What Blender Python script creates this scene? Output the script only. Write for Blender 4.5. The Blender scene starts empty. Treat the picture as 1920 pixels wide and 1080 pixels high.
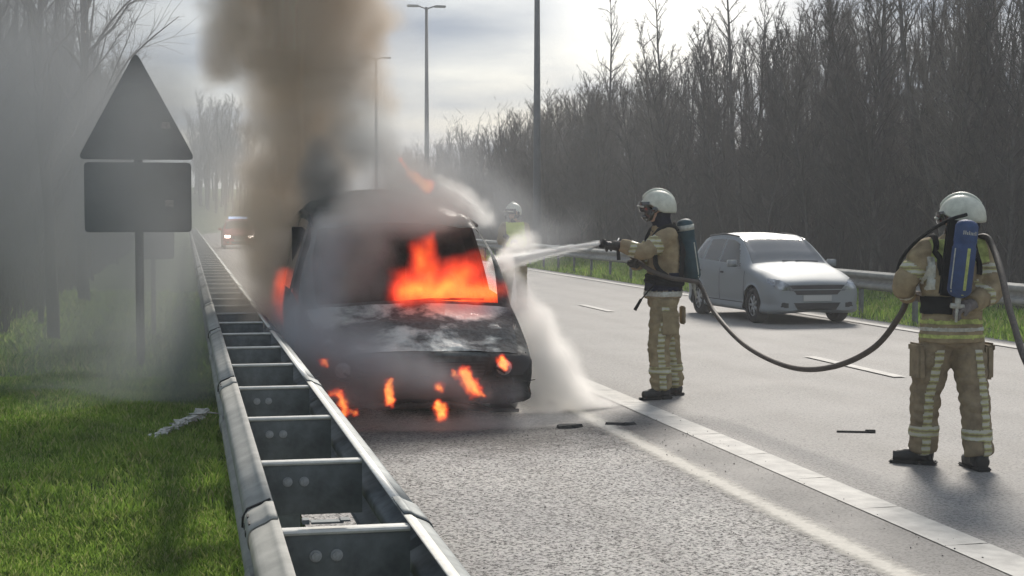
import bpy, bmesh, math, random
import numpy as np
from mathutils import Vector, Matrix, noise
from mathutils.bvhtree import BVHTree
S = bpy.context.scene
COL = S.collection
rad = math.radians

# ---------------------------------------------------------------- camera
cd = bpy.data.cameras.new('camera')
cam = bpy.data.objects.new('camera', cd)
COL.objects.link(cam)
cam.location = (0, 0, 1.70)
cam.rotation_euler = (rad(90 - 2.70), 0, rad(-11.88))
cd.sensor_width = 36
cd.lens = 54.4
cd.clip_start = 0.05
cd.clip_end = 6000
S.camera = cam

# ---------------------------------------------------------------- light
SUN_EL, SUN_AZ = rad(34), rad(24)          # azimuth from +Y towards +X
# the sun stands behind thin cloud
sd = Vector((math.sin(SUN_AZ) * math.cos(SUN_EL), math.cos(SUN_AZ) * math.cos(SUN_EL), math.sin(SUN_EL)))
ld = bpy.data.lights.new('sun', 'SUN')
ld.energy = 3.0
ld.angle = rad(14)
ld.color = (1, .925, .83)
sun = bpy.data.objects.new('sun', ld)
COL.objects.link(sun)
sun.rotation_euler = (-sd).to_track_quat('-Z', 'Y').to_euler()

W = bpy.data.worlds.new('World')
S.world = W
W.use_nodes = True
nt = W.node_tree
for n in list(nt.nodes):
    nt.nodes.remove(n)

def N(tree, typ, **kw):
    n = tree.nodes.new(typ)
    for k, v in kw.items():
        if k.startswith('i_'):
            key = k[2:]
            n.inputs[int(key) if key.isdigit() else key.replace('_', ' ')].default_value = v
        else:
            setattr(n, k, v)
    return n

def L(tree, a, b):
    tree.links.new(a, b)

def ramp(tree, fac, stops, interp='LINEAR'):
    r = tree.nodes.new('ShaderNodeValToRGB')
    r.color_ramp.interpolation = interp
    e = r.color_ramp.elements
    while len(e) < len(stops):
        e.new(.5)
    for el, (p, c) in zip(e, stops):
        el.position = p
        el.color = (c, c, c, 1) if isinstance(c, (int, float)) else (*c, 1)
    if fac is not None:
        L(tree, fac, r.inputs[0])
    return r.outputs[0]

sky = N(nt, 'ShaderNodeTexSky', sky_type='NISHITA', sun_disc=False, sun_elevation=SUN_EL, sun_rotation=SUN_AZ, dust_density=1.5)
bg1 = N(nt, 'ShaderNodeBackground', i_Strength=.10)
L(nt, sky.outputs[0], bg1.inputs[0])
tc = N(nt, 'ShaderNodeTexCoord')
sep = N(nt, 'ShaderNodeSeparateXYZ')
L(nt, tc.outputs['Generated'], sep.inputs[0])
zz = N(nt, 'ShaderNodeMath', operation='MAXIMUM', i_1=0.0)
L(nt, sep.outputs[2], zz.inputs[0])
za = N(nt, 'ShaderNodeMath', operation='ADD', i_1=.10)
L(nt, zz.outputs[0], za.inputs[0])
dv = N(nt, 'ShaderNodeVectorMath', operation='DIVIDE')
cmb = N(nt, 'ShaderNodeCombineXYZ', i_2=1.0)
L(nt, za.outputs[0], cmb.inputs[0]); L(nt, za.outputs[0], cmb.inputs[1])
L(nt, tc.outputs['Generated'], dv.inputs[0]); L(nt, cmb.outputs[0], dv.inputs[1])
nz = N(nt, 'ShaderNodeTexNoise', i_Scale=.62, i_Detail=5.0, i_Roughness=.52)
L(nt, dv.outputs[0], nz.inputs['Vector'])
mask = ramp(nt, nz.outputs[0], [(.36, 0.55), (.60, 1)])
shade = N(nt, 'ShaderNodeTexNoise', i_Scale=1.1, i_Detail=4.0, i_Roughness=.5)
L(nt, dv.outputs[0], shade.inputs['Vector'])
ccol = ramp(nt, shade.outputs[0], [(.36, (.24, .30, .40)), (.66, (.54, .57, .60))])
# the veiled sun brightens the cloud round it
dt = N(nt, 'ShaderNodeVectorMath', operation='DOT_PRODUCT')
L(nt, tc.outputs['Generated'], dt.inputs[0]); dt.inputs[1].default_value = Vector((math.sin(rad(18)) * math.cos(rad(8)), math.cos(rad(18)) * math.cos(rad(8)), math.sin(rad(8))))
gl = ramp(nt, dt.outputs['Value'], [(0.0, 0), (.95, .0), (.991, .015), (.9972, .16), (1.0, .85)])
ga = N(nt, 'ShaderNodeMixRGB', blend_type='ADD', i_Fac=1.0)
gm = N(nt, 'ShaderNodeMixRGB', blend_type='MULTIPLY', i_Fac=1.0)
L(nt, gl, gm.inputs[1]); gm.inputs[2].default_value = (1.0, .93, .82, 1)
L(nt, ccol, ga.inputs[1]); L(nt, gm.outputs[0], ga.inputs[2])
bg2 = N(nt, 'ShaderNodeBackground', i_Strength=.86)
L(nt, ga.outputs[0], bg2.inputs[0])
mx = N(nt, 'ShaderNodeMixShader')
L(nt, mask, mx.inputs[0]); L(nt, bg1.outputs[0], mx.inputs[1]); L(nt, bg2.outputs[0], mx.inputs[2])
wo = N(nt, 'ShaderNodeOutputWorld')
L(nt, mx.outputs[0], wo.inputs[0])

vs = S.view_settings
vs.view_transform = 'Standard'
vs.look = 'None'
vs.exposure = 0.38
vs.gamma = 1
vs.use_curve_mapping = False
S.display_settings.display_device = 'sRGB'
cy = S.cycles
cy.use_denoising = True
cy.denoiser = 'OPENIMAGEDENOISE'
cy.max_bounces = 6
cy.diffuse_bounces = 2
cy.glossy_bounces = 2
cy.transmission_bounces = 3
cy.transparent_max_bounces = 12
cy.volume_bounces = 4
cy.volume_step_rate = 2.0
cy.volume_max_steps = 96
cy.caustics_reflective = False
cy.caustics_refractive = False
cy.sample_clamp_indirect = 4.0

# ---------------------------------------------------------------- tagging
def tag(o, label=None, cat=None, group=None, kind=None):
    if label: o['label'] = label
    if cat: o['category'] = cat
    if group: o['group'] = group
    if kind: o['kind'] = kind
    return o

def thing(name, label, cat, loc=(0, 0, 0), rz=0, group=None):
    o = bpy.data.objects.new(name, None)
    COL.objects.link(o)
    o.location = loc
    o.rotation_euler = (0, 0, rz)
    o.empty_display_size = .2
    return tag(o, label, cat, group)

def link(name, me, mat=None, parent=None, smooth=False):
    if mat is not None and len(me.materials) == 0:
        me.materials.append(mat)
    o = bpy.data.objects.new(name, me)
    COL.objects.link(o)
    if parent is not None:
        o.parent = parent
    if smooth:
        me.shade_smooth()
    return o

def copy_tree(o, parent=None):
    c = o.copy()
    COL.objects.link(c)
    c.parent = parent
    for ch in list(o.children):
        copy_tree(ch, c)
    return c

# ---------------------------------------------------------------- materials
def mat(name, col, rough=.6, metal=0.0, var=0.0, vscale=4.0, bump=0.0, bscale=60.0, col2=None, spec=.5, coat=0.0, alpha=1.0, sheen=0.0):
    m = bpy.data.materials.new(name)
    m.use_nodes = True
    t = m.node_tree
    b = t.nodes['Principled BSDF']
    b.inputs['Roughness'].default_value = rough
    b.inputs['Metallic'].default_value = metal
    b.inputs['Specular IOR Level'].default_value = spec
    b.inputs['Coat Weight'].default_value = coat
    b.inputs['Alpha'].default_value = alpha
    b.inputs['Base Color'].default_value = (*col, 1)
    tcd = N(t, 'ShaderNodeTexCoord')
    if var > 0 or col2 is not None:
        n1 = N(t, 'ShaderNodeTexNoise', i_Scale=vscale, i_Detail=6.0, i_Roughness=.62)
        L(t, tcd.outputs['Object'], n1.inputs['Vector'])
        c2 = col2 if col2 is not None else tuple(c * (1 - var) for c in col)
        c1 = col if col2 is not None else tuple(min(1, c * (1 + var)) for c in col)
        L(t, ramp(t, n1.outputs[0], [(.35, c2), (.65, c1)]), b.inputs['Base Color'])
    if bump > 0:
        n2 = N(t, 'ShaderNodeTexNoise', i_Scale=bscale, i_Detail=3.0)
        L(t, tcd.outputs['Object'], n2.inputs['Vector'])
        bp = N(t, 'ShaderNodeBump', i_Strength=bump, i_Distance=.01)
        L(t, n2.outputs[0], bp.inputs['Height'])
        L(t, bp.outputs[0], b.inputs['Normal'])
    return m

def emis(name, col, strength):
    m = bpy.data.materials.new(name)
    m.use_nodes = True
    b = m.node_tree.nodes['Principled BSDF']
    b.inputs['Base Color'].default_value = (.8, .8, .8, 1)
    b.inputs['Emission Color'].default_value = (*col, 1)
    b.inputs['Emission Strength'].default_value = strength
    return m

M = {}
M['galv'] = mat('galvanised_steel', (.37, .37, .345), .72, .12, col2=(.26, .265, .245), vscale=7, bump=.06, bscale=90)
M['galv_dark'] = mat('weathered_shaded_steel', (.20, .225, .23), .6, .5, col2=(.11, .125, .13), vscale=9, bump=.08, bscale=70)  # darker steel; on the right-hand beam it also carries painted-in shade
M['bolt'] = mat('bolt_steel', (.42, .44, .45), .5, .5, var=.2, vscale=60)
M['black'] = mat('black_rubber', (.018, .018, .018), .8, var=.3, vscale=20, bump=.1)
M['tar'] = mat('black_tar', (.02, .02, .02), .7, var=.2)
M['signback'] = mat('sign_back', (.13, .14, .145), .55, .3, var=.15, vscale=5, bump=.05)
M['post'] = mat('grey_post', (.10, .105, .11), .6, .3, var=.2, vscale=8)
M['lamp_post'] = mat('lamp_post_steel', (.10, .11, .115), .6, .3, var=.15, vscale=3)
M['white_paint'] = mat('road_paint', (.55, .535, .49), .7, col2=(.36, .35, .325), vscale=6, bump=.15, bscale=150)
M['bark'] = mat('bark', (.16, .148, .135), .9, col2=(.07, .066, .062), vscale=5, bump=.3, bscale=40)
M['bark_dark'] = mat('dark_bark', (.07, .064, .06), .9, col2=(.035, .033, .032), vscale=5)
M['twig'] = mat('twigs', (.125, .11, .10), .9, col2=(.06, .057, .055), vscale=2)
M['twig_pale'] = mat('pale_twigs', (.20, .185, .165), .9, col2=(.12, .105, .09), vscale=2)

# ---------------------------------------------------------------- mesh helpers
def mesh_np(name, V, F):
    me = bpy.data.meshes.new(name)
    V = np.asarray(V, float)
    me.from_pydata(V.tolist(), [], [list(f) for f in F])
    me.update()
    return me

def mesh_fast(name, V, F):
    """V (n,3), F (m,k) with one face size"""
    V = np.asarray(V, np.float32); F = np.asarray(F, np.int32)
    me = bpy.data.meshes.new(name)
    me.vertices.add(len(V)); me.vertices.foreach_set('co', V.ravel())
    k = F.shape[1]
    me.loops.add(F.size); me.loops.foreach_set('vertex_index', F.ravel())
    me.polygons.add(len(F))
    me.polygons.foreach_set('loop_start', np.arange(0, F.size, k, dtype=np.int32))
    me.polygons.foreach_set('loop_total', np.full(len(F), k, np.int32))
    me.update(calc_edges=True)
    return me

class MB:
    def __init__(s):
        s.V = []; s.F = []
    def add(s, V, F):
        b = len(s.V)
        s.V += [tuple(v) for v in V]
        s.F += [tuple(i + b for i in f) for f in F]
    def box(s, c, d, rz=0.0, R=None):
        c = Vector(c); h = Vector(d) / 2
        R = R or Matrix.Rotation(rz, 3, 'Z')
        V = [c + R @ Vector((x * h.x, y * h.y, z * h.z)) for x in (-1, 1) for y in (-1, 1) for z in (-1, 1)]
        s.add(V, [(0, 1, 3, 2), (4, 6, 7, 5), (0, 4, 5, 1), (2, 3, 7, 6), (0, 2, 6, 4), (1, 5, 7, 3)])
    def tube(s, pts, r, n=10, cap=True, flat=1.0):
        pts = [Vector(p) for p in pts]
        rr = r if isinstance(r, (list, tuple)) else [r] * len(pts)
        V = []; F = []
        up = None
        for i, p in enumerate(pts):
            d = (pts[min(i + 1, len(pts) - 1)] - pts[max(i - 1, 0)]).normalized()
            if up is None:
                up = d.orthogonal().normalized()
            up = (up - d * up.dot(d))
            up = up.normalized() if up.length > 1e-6 else d.orthogonal().normalized()
            w = d.cross(up)
            for k in range(n):
                a = 2 * math.pi * k / n
                V.append(p + (up * math.cos(a) + w * math.sin(a) * flat) * rr[i])
        for i in range(len(pts) - 1):
            for k in range(n):
                F.append((i * n + k, i * n + (k + 1) % n, (i + 1) * n + (k + 1) % n, (i + 1) * n + k))
        if cap:
            F.append(tuple(range(n))[::-1]); F.append(tuple((len(pts) - 1) * n + k for k in range(n)))
        s.add(V, F)
    def disc(s, c, axis, r, t, n=20, r2=None):
        a = Vector(axis).normalized()
        c = Vector(c)
        s.tube([c - a * t / 2, c + a * t / 2], [r, r2 if r2 is not None else r], n)
    def ball(s, c, r, nu=14, nv=9, sc=(1, 1, 1), R=None):
        c = Vector(c); V = []; F = []
        R = R or Matrix.Identity(3)
        for j in range(nv + 1):
            th = math.pi * j / nv
            for i in range(nu):
                ph = 2 * math.pi * i / nu
                V.append(c + R @ Vector((r * sc[0] * math.sin(th) * math.cos(ph), r * sc[1] * math.sin(th) * math.sin(ph), r * sc[2] * math.cos(th))))
        for j in range(nv):
            for i in range(nu):
                F.append((j * nu + i, (j + 1) * nu + i, (j + 1) * nu + (i + 1) % nu, j * nu + (i + 1) % nu))
        s.add(V, F)
    def mesh(s, name):
        return mesh_np(name, s.V, s.F)
    def build(s, name, m, parent=None, smooth=False, bevel=0.0):
        me = s.mesh(name)
        if bevel > 0:
            bm = bmesh.new(); bm.from_mesh(me)
            bmesh.ops.remove_doubles(bm, verts=bm.verts, dist=1e-5)
            bmesh.ops.bevel(bm, geom=[e for e in bm.edges if len(e.link_faces) == 2 and e.calc_face_angle(0) > .6], offset=bevel, segments=2, affect='EDGES', clamp_overlap=True)
            bm.to_mesh(me); bm.free()
        return link(name, me, m, parent, smooth)

def sheet(name, x0, x1, y0, y1, z, m, nx=1, ny=1, hf=None, ys=None, kind='structure', parent=None):
    xs = np.linspace(x0, x1, nx + 1)
    ys = np.linspace(y0, y1, ny + 1) if ys is None else np.array(ys)
    V = [(x + bend(y), y, z + (hf(x, y) if hf else 0)) for y in ys for x in xs]
    w = len(xs)
    F = [(j * w + i, j * w + i + 1, (j + 1) * w + i + 1, (j + 1) * w + i) for j in range(len(ys) - 1) for i in range(w - 1)]
    o = link(name, mesh_np(name, V, F), m, parent, True)
    if kind: o['kind'] = kind
    return o

def catmull(P, n):
    """P list of arrays -> upsampled (n per interval)"""
    P = [np.asarray(p, float) for p in P]
    P = [2 * P[0] - P[1]] + P + [2 * P[-1] - P[-2]]
    out = []
    for i in range(1, len(P) - 2):
        a, b, c, d = P[i - 1:i + 3]
        for k in range(n):
            t = k / n
            out.append(.5 * (2 * b + (c - a) * t + (2 * a - 5 * b + 4 * c - d) * t * t + (3 * b - a - 3 * c + d) * t ** 3))
    out.append(P[-2])
    return out

def bend(y):
    return max(0.0, y - 115) ** 2 * .0016          # the road curves away to the right far off

# ---------------------------------------------------------------- ground
def hill(x, y):
    h = 0.0
    x -= bend(y) if y < 300 else 0
    if x > 18.5: h += min((x - 18.5) * .28, 7)
    if x < -2.6: h += min((-2.6 - x) * .28, 6)
    return h + .03 * math.sin(x * 1.3 + y * .7)

def ground_mat():
    m = bpy.data.materials.new('grass_ground'); m.use_nodes = True
    t = m.node_tree; b = t.nodes['Principled BSDF']
    g = N(t, 'ShaderNodeNewGeometry')
    n1 = N(t, 'ShaderNodeTexNoise', i_Scale=.8, i_Detail=6.0, i_Roughness=.6); L(t, g.outputs['Position'], n1.inputs['Vector'])
    n2 = N(t, 'ShaderNodeTexNoise', i_Scale=22.0, i_Detail=5.0, i_Roughness=.7); L(t, g.outputs['Position'], n2.inputs['Vector'])
    c1 = ramp(t, n2.outputs[0], [(.32, (.03, .055, .014)), (.66, (.11, .18, .04))])
    c2 = ramp(t, n2.outputs[0], [(.3, (.05, .042, .025)), (.7, (.13, .12, .065))])
    mixn = N(t, 'ShaderNodeMixRGB'); L(t, ramp(t, n1.outputs[0], [(.52, 0), (.72, .55)]), mixn.inputs[0]); L(t, c1, mixn.inputs[1]); L(t, c2, mixn.inputs[2])
    # leaf litter under the trees to the right
    sp = N(t, 'ShaderNodeSeparateXYZ'); L(t, g.outputs['Position'], sp.inputs[0])
    lit = N(t, 'ShaderNodeMapRange', i_1=15.0, i_2=18.0); L(t, sp.outputs[0], lit.inputs[0])
    litc = ramp(t, n2.outputs[0], [(.3, (.022, .02, .016)), (.7, (.06, .05, .036))])
    m2 = N(t, 'ShaderNodeMixRGB'); L(t, lit.outputs[0], m2.inputs[0]); L(t, mixn.outputs[0], m2.inputs[1]); L(t, litc, m2.inputs[2])
    L(t, m2.outputs[0], b.inputs['Base Color'])
    b.inputs['Roughness'].default_value = .9
    b.inputs['Specular IOR Level'].default_value = .15
    bp = N(t, 'ShaderNodeBump', i_Strength=.8, i_Distance=.05); L(t, n2.outputs[0], bp.inputs['Height']); L(t, bp.outputs[0], b.inputs['Normal'])
    return m

M['ground'] = ground_mat()
xs = sorted(set([-700, -400, -250, -120, -60, -40, -28] + [-22 + i * .9 for i in range(0, 110)] + [80, 110, 160, 300, 500, 800]))
ys = [-60, -20, -5] + [i * 1.2 for i in range(0, 60)] + [72 + i * 6 for i in range(0, 30)] + [260, 330, 450, 700, 1000]
V = [(x, y, hill(x, y) - .02 if not (0.2 < x - bend(y) < 11.2) else -.06) for y in ys for x in xs]
w = len(xs)
F = [(j * w + i, j * w + i + 1, (j + 1) * w + i + 1, (j + 1) * w + i) for j in range(len(ys) - 1) for i in range(w - 1)]
o = link('ground', mesh_np('ground', V, F), M['ground'], None, True); o['kind'] = 'structure'

def asphalt(name, base, dark, scale, speck, rough, wet=0.0, bump=.5):
    m = bpy.data.materials.new(name); m.use_nodes = True
    t = m.node_tree; b = t.nodes['Principled BSDF']
    g = N(t, 'ShaderNodeNewGeometry')
    v = N(t, 'ShaderNodeTexVoronoi', i_Scale=scale); L(t, g.outputs['Position'], v.inputs['Vector'])
    n1 = N(t, 'ShaderNodeTexNoise', i_Scale=scale * .7, i_Detail=5.0, i_Roughness=.7); L(t, g.outputs['Position'], n1.inputs['Vector'])
    n2 = N(t, 'ShaderNodeTexNoise', i_Scale=.9, i_Detail=6.0, i_Roughness=.6); L(t, g.outputs['Position'], n2.inputs['Vector'])
    c = ramp(t, n1.outputs[0], [(speck - .06, dark), (speck + .06, base)])
    vc = N(t, 'ShaderNodeMixRGB', blend_type='MULTIPLY', i_Fac=.3); L(t, c, vc.inputs[1]); L(t, v.outputs['Color'], vc.inputs[2])
    hs = N(t, 'ShaderNodeHueSaturation', i_Saturation=.12, i_Value=1.35); L(t, vc.outputs[0], hs.inputs['Color'])
    st = N(t, 'ShaderNodeMixRGB', blend_type='MULTIPLY', i_Fac=1.0); L(t, hs.outputs[0], st.inputs[1])
    L(t, ramp(t, n2.outputs[0], [(.34, (.80, .78, .76)), (.62, (1.06, 1.03, .98))]), st.inputs[2])
    # damp soot washed out from under the burning van, and faint wheel tracks
    dd = N(t, 'ShaderNodeVectorMath', operation='SUBTRACT', i_1=(2.05, 11.75, 0)); L(t, g.outputs['Position'], dd.inputs[0])
    ds = N(t, 'ShaderNodeVectorMath', operation='DIVIDE', i_1=(1.7, 1.15, 1)); L(t, dd.outputs[0], ds.inputs[0])
    dl = N(t, 'ShaderNodeVectorMath', operation='LENGTH'); L(t, ds.outputs[0], dl.inputs[0])
    nw = N(t, 'ShaderNodeTexNoise', i_Scale=2.6, i_Detail=6.0, i_Roughness=.65); L(t, g.outputs['Position'], nw.inputs['Vector'])
    da = N(t, 'ShaderNodeMath', operation='MULTIPLY_ADD', i_1=1.5); L(t, nw.outputs[0], da.inputs[0]); L(t, dl.outputs['Value'], da.inputs[2])
    sx = N(t, 'ShaderNodeSeparateXYZ'); L(t, g.outputs['Position'], sx.inputs[0])
    wv = N(t, 'ShaderNodeMath', operation='PINGPONG', i_1=.9); L(t, sx.outputs[0], wv.inputs[0])
    tk = N(t, 'ShaderNodeMixRGB', blend_type='MULTIPLY', i_Fac=1.0); L(t, st.outputs[0], tk.inputs[1]); L(t, ramp(t, wv.outputs[0], [(.25, (1, 1, 1)), (.5, (.90, .895, .89)), (.75, (1, 1, 1))]), tk.inputs[2])
    so = N(t, 'ShaderNodeMixRGB', blend_type='MULTIPLY', i_Fac=1.0); L(t, tk.outputs[0], so.inputs[1]); 
    mrs = N(t, 'ShaderNodeMapRange', i_1=1.25, i_2=1.95, i_3=.32, i_4=1.0); L(t, da.outputs[0], mrs.inputs[0]); L(t, mrs.outputs[0], so.inputs[2])
    L(t, so.outputs[0], b.inputs['Base Color']); b.inputs['Specular IOR Level'].default_value = .3
    L(t, ramp(t, n2.outputs[0], [(.36, max(.1, rough - wet)), (.6, rough)]), b.inputs['Roughness'])
    bp = N(t, 'ShaderNodeBump', i_Strength=bump, i_Distance=.006); L(t, n1.outputs[0], bp.inputs['Height']); L(t, bp.outputs[0], b.inputs['Normal'])
    return m

M['lane'] = asphalt('lane_asphalt', (.27, .248, .22), (.11, .10, .09), 75, .45, .74, .06)
M['shoulder'] = asphalt('shoulder_chippings', (.50, .43, .34), (.05, .042, .034), 74, .47, .88, .05, .8)
M['strip'] = asphalt('edge_asphalt', (.19, .172, .15), (.08, .072, .064), 85, .46, .75, .1)
far = 240
sheet('road', 3.30, 10.85, -8, far, .004, M['lane'], 8, 120)
sheet('hard_shoulder', .62, 3.305, -8, far, .008, M['shoulder'], 3, 120)
sheet('asphalt_strip', 3.28, 3.76, -8, far, .012, M['strip'], 1, 120)
# broad edge line, laid in one metre lengths with thin joints
mb = MB()
y = -3.0; rnd = random.Random(4)
while y < 200:
    ln = 1.02 if y < 40 else 20.0
    j = rnd.uniform(-.002, .002)
    mb.add([(3.765 + j, y, .016), (4.02 + j, y + .02, .016), (4.02 + j, y + ln - .002, .016), (3.765 + j, y + ln - .002, .016)], [(0, 1, 2, 3)])
    y += ln
mb.V = [(a + bend(b), b, c) for a, b, c in mb.V]
e = mb.build('edge_line', M['white_paint']); e['kind'] = 'structure'
mb = MB()
for a, b in [(26.1, 28.2), (14.9, 17.3), (3.9, 6.2)] + [(37.2 + 11.1 * i, 39.6 + 11.1 * i) for i in range(16)]:
    mb.add([(7.20, a, .016), (7.34, a, .016), (7.34, b, .016), (7.20, b, .016)], [(0, 1, 2, 3)])
mb.V = [(a + bend(b), b, c) for a, b, c in mb.V]
e = mb.build('lane_dashes', M['white_paint']); e['kind'] = 'structure'
mb = MB()
yy = list(range(-5, 241, 5))
mb.add([(x + bend(y_), y_, .016) for y_ in yy for x in (10.28, 10.46)], [(2 * i, 2 * i + 1, 2 * i + 3, 2 * i + 2) for i in range(len(yy) - 1)])
e = mb.build('far_edge_line', M['white_paint']); e['kind'] = 'structure'

# pale seam of dried foam and grit between hard shoulder and strip: a ragged thin sheet
def foam_mat():
    m = mat('dried_foam', (.58, .55, .48), .7, var=.1, vscale=30)
    t = m.node_tree; b = t.nodes['Principled BSDF']
    g = N(t, 'ShaderNodeNewGeometry')
    n = N(t, 'ShaderNodeTexNoise', i_Scale=24.0, i_Detail=6.0, i_Roughness=.75); L(t, g.outputs['Position'], n.inputs['Vector'])
    n0 = N(t, 'ShaderNodeTexNoise', i_Scale=2.2, i_Detail=3.0); L(t, g.outputs['Position'], n0.inputs['Vector'])
    sp = N(t, 'ShaderNodeSeparateXYZ'); L(t, g.outputs['Position'], sp.inputs[0])
    sb = N(t, 'ShaderNodeMath', operation='SUBTRACT', i_1=3.27); L(t, sp.outputs[0], sb.inputs[0])
    ab = N(t, 'ShaderNodeMath', operation='ABSOLUTE'); L(t, sb.outputs[0], ab.inputs[0])
    mr = N(t, 'ShaderNodeMapRange', i_1=.02, i_2=.17, i_3=.95, i_4=.0); L(t, ab.outputs[0], mr.inputs[0])
    ad = N(t, 'ShaderNodeMath', operation='ADD'); L(t, mr.outputs[0], ad.inputs[0]); L(t, n.outputs[0], ad.inputs[1])
    a2 = N(t, 'ShaderNodeMath', operation='MULTIPLY_ADD', i_1=.5); L(t, n0.outputs[0], a2.inputs[0]); L(t, ad.outputs[0], a2.inputs[2])
    r = N(t, 'ShaderNodeMapRange', i_1=1.05, i_2=1.65, i_3=0.0, i_4=.85); L(t, a2.outputs[0], r.inputs[0]); L(t, r.outputs[0], b.inputs['Alpha'])
    return m
M['foam'] = foam_mat()
sheet('foam_residue', 3.05, 3.5, 3, 17, .0165, M['foam'], 3, 30, kind='stuff')

# ---------------------------------------------------------------- grass blades
def grass():
    rng = np.random.default_rng(3)
    VV = []; n_tot = 0
    def batch(n, x0, x1, y0, y1, h, wd):
        x = rng.uniform(x0, x1, n); y = rng.uniform(y0, y1, n)
        # tufts: pull towards clump centres
        cx = np.round(x / .09) * .09 + rng.normal(0, .022, n); cy_ = np.round(y / .09) * .09 + rng.normal(0, .022, n)
        k = rng.random(n) < .55
        x = np.where(k, cx, x); y = np.where(k, cy_, y)
        z = np.array([hill(a, b_) - .02 if not (0.2 < a < 11.2) else -.06 for a, b_ in zip(x, y)])
        hh = h * rng.uniform(.4, 1.25, n) * (1 + .5 * np.sin(x * 4.1) * np.sin(y * 2.7))
        az = rng.uniform(0, 2 * np.pi, n); ln = rng.uniform(.1, .75, n) * hh
        dx = np.cos(az); dy = np.sin(az)
        a = np.stack([x - dy * wd, y + dx * wd, z - .01], 1); b = np.stack([x + dy * wd, y - dx * wd, z - .01], 1)
        m1 = np.stack([x + dx * ln * .4 - dy * wd * .7, y + dy * ln * .4 + dx * wd * .7, z + hh * .65], 1)
        m2 = np.stack([x + dx * ln * .4 + dy * wd * .7, y + dy * ln * .4 - dx * wd * .7, z + hh * .65], 1)
        c = np.stack([x + dx * ln, y + dy * ln, z + hh], 1)
        return np.stack([a, b, m2, c, m1], 1).reshape(-1, 3)
    P = [batch(110000, -2.3, .30, 3.4, 9, .055, .0034), batch(70000, -3.2, .30, 9, 17, .07, .006),
         batch(45000, -6, .3, 17, 34, .12, .010), batch(12000, .2, .60, 3.4, 16, .06, .003), batch(40000, 11.0, 16, 14, 60, .13, .014)]
    V = np.concatenate(P); n = len(V) // 5
    F = np.arange(n * 5).reshape(-1, 5)
    o = link('grass', mesh_fast('grass', V, F), M['blade']); tag(o, 'green grass of the verges beside the guardrails', 'grass', kind='stuff')

def blade_mat():
    m = bpy.data.materials.new('grass_blades'); m.use_nodes = True
    t = m.node_tree; b = t.nodes['Principled BSDF']
    g = N(t, 'ShaderNodeNewGeometry')
    n1 = g
    n2 = N(t, 'ShaderNodeTexNoise', i_Scale=2.5, i_Detail=4.0); L(t, g.outputs['Position'], n2.inputs['Vector'])
    c = ramp(t, g.outputs['Random Per Island'], [(.0, (.20, .35, .065)), (.45, (.30, .50, .09)), (.8, (.42, .58, .15)), (1.0, (.62, .66, .32))])
    mx = N(t, 'ShaderNodeMixRGB', blend_type='MULTIPLY', i_Fac=1.0); L(t, c, mx.inputs[1])
    L(t, ramp(t, n2.outputs[0], [(.35, (.75, .72, .7)), (.65, (1.15, 1.1, .95))]), mx.inputs[2])
    L(t, mx.outputs[0], b.inputs['Base Color'])
    b.inputs['Roughness'].default_value = .6
    b.inputs['Specular IOR Level'].default_value = .2
    out = t.nodes['Material Output']
    tr = N(t, 'ShaderNodeBsdfTranslucent'); L(t, mx.outputs[0], tr.inputs[0])
    ms = N(t, 'ShaderNodeMixShader', i_0=.5); L(t, b.outputs[0], ms.inputs[1]); L(t, tr.outputs[0], ms.inputs[2]); L(t, ms.outputs[0], out.inputs[0])
    return m
M['blade'] = blade_mat()
grass()

M['lip'] = mat('edge_highlight_steel', (.62, .62, .58), .5, .2, var=.12, vscale=20)  # paler steel that paints a highlight on beam lips and spacer tops
# ---------------------------------------------------------------- guardrails
def w_profile(k=1.0):
    # (out, z): W section, 'out' is how far it bulges away from the spacers
    pts = [(-.006, 0), (.014, .0), (.030, -.010), (.072, -.030), (.083, -.052), (.083, -.078), (.072, -.098), (.022, -.128), (.012, -.145), (.012, -.165),
           (.022, -.182), (.072, -.212), (.083, -.232), (.083, -.258), (.072, -.280), (.030, -.298), (.012, -.310), (0, -.310)]
    P = [np.array(p) for p in pts]
    P = catmull(P, 3)
    return [(a * k, b * k) for a, b in P]

def beam_mesh(name, length, side, k=1.0, th=.004):
    prof = w_profile(k)
    n = len(prof)
    V = []; F = []
    ysl = [0, length * .33, length * .66, length]
    for yy in ysl:
        for a, b in prof: V.append((side * a, yy, b))
    for yy in ysl:
        for a, b in prof: V.append((side * (a + th), yy, b + th * .5))
    m_ = len(ysl) * n
    for j in range(3):
        for i in range(n - 1):
            f = (j * n + i, j * n + i + 1, (j + 1) * n + i + 1, (j + 1) * n + i)
            F.append(f); F.append(tuple(q + m_ for q in f[::-1]))
        for i in (0, n - 1):
            F.append((j * n + i, (j + 1) * n + i, (j + 1) * n + i + m_, j * n + i + m_))
    for j in (0, 3):
        for i in range(n - 1):
            F.append((j * n + i, j * n + i + 1, j * n + i + 1 + m_, j * n + i + m_))
    me = mesh_np(name, V, F)
    bm = bmesh.new(); bm.from_mesh(me); bmesh.ops.recalc_face_normals(bm, faces=bm.faces); bm.to_mesh(me); bm.free()
    return me

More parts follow.
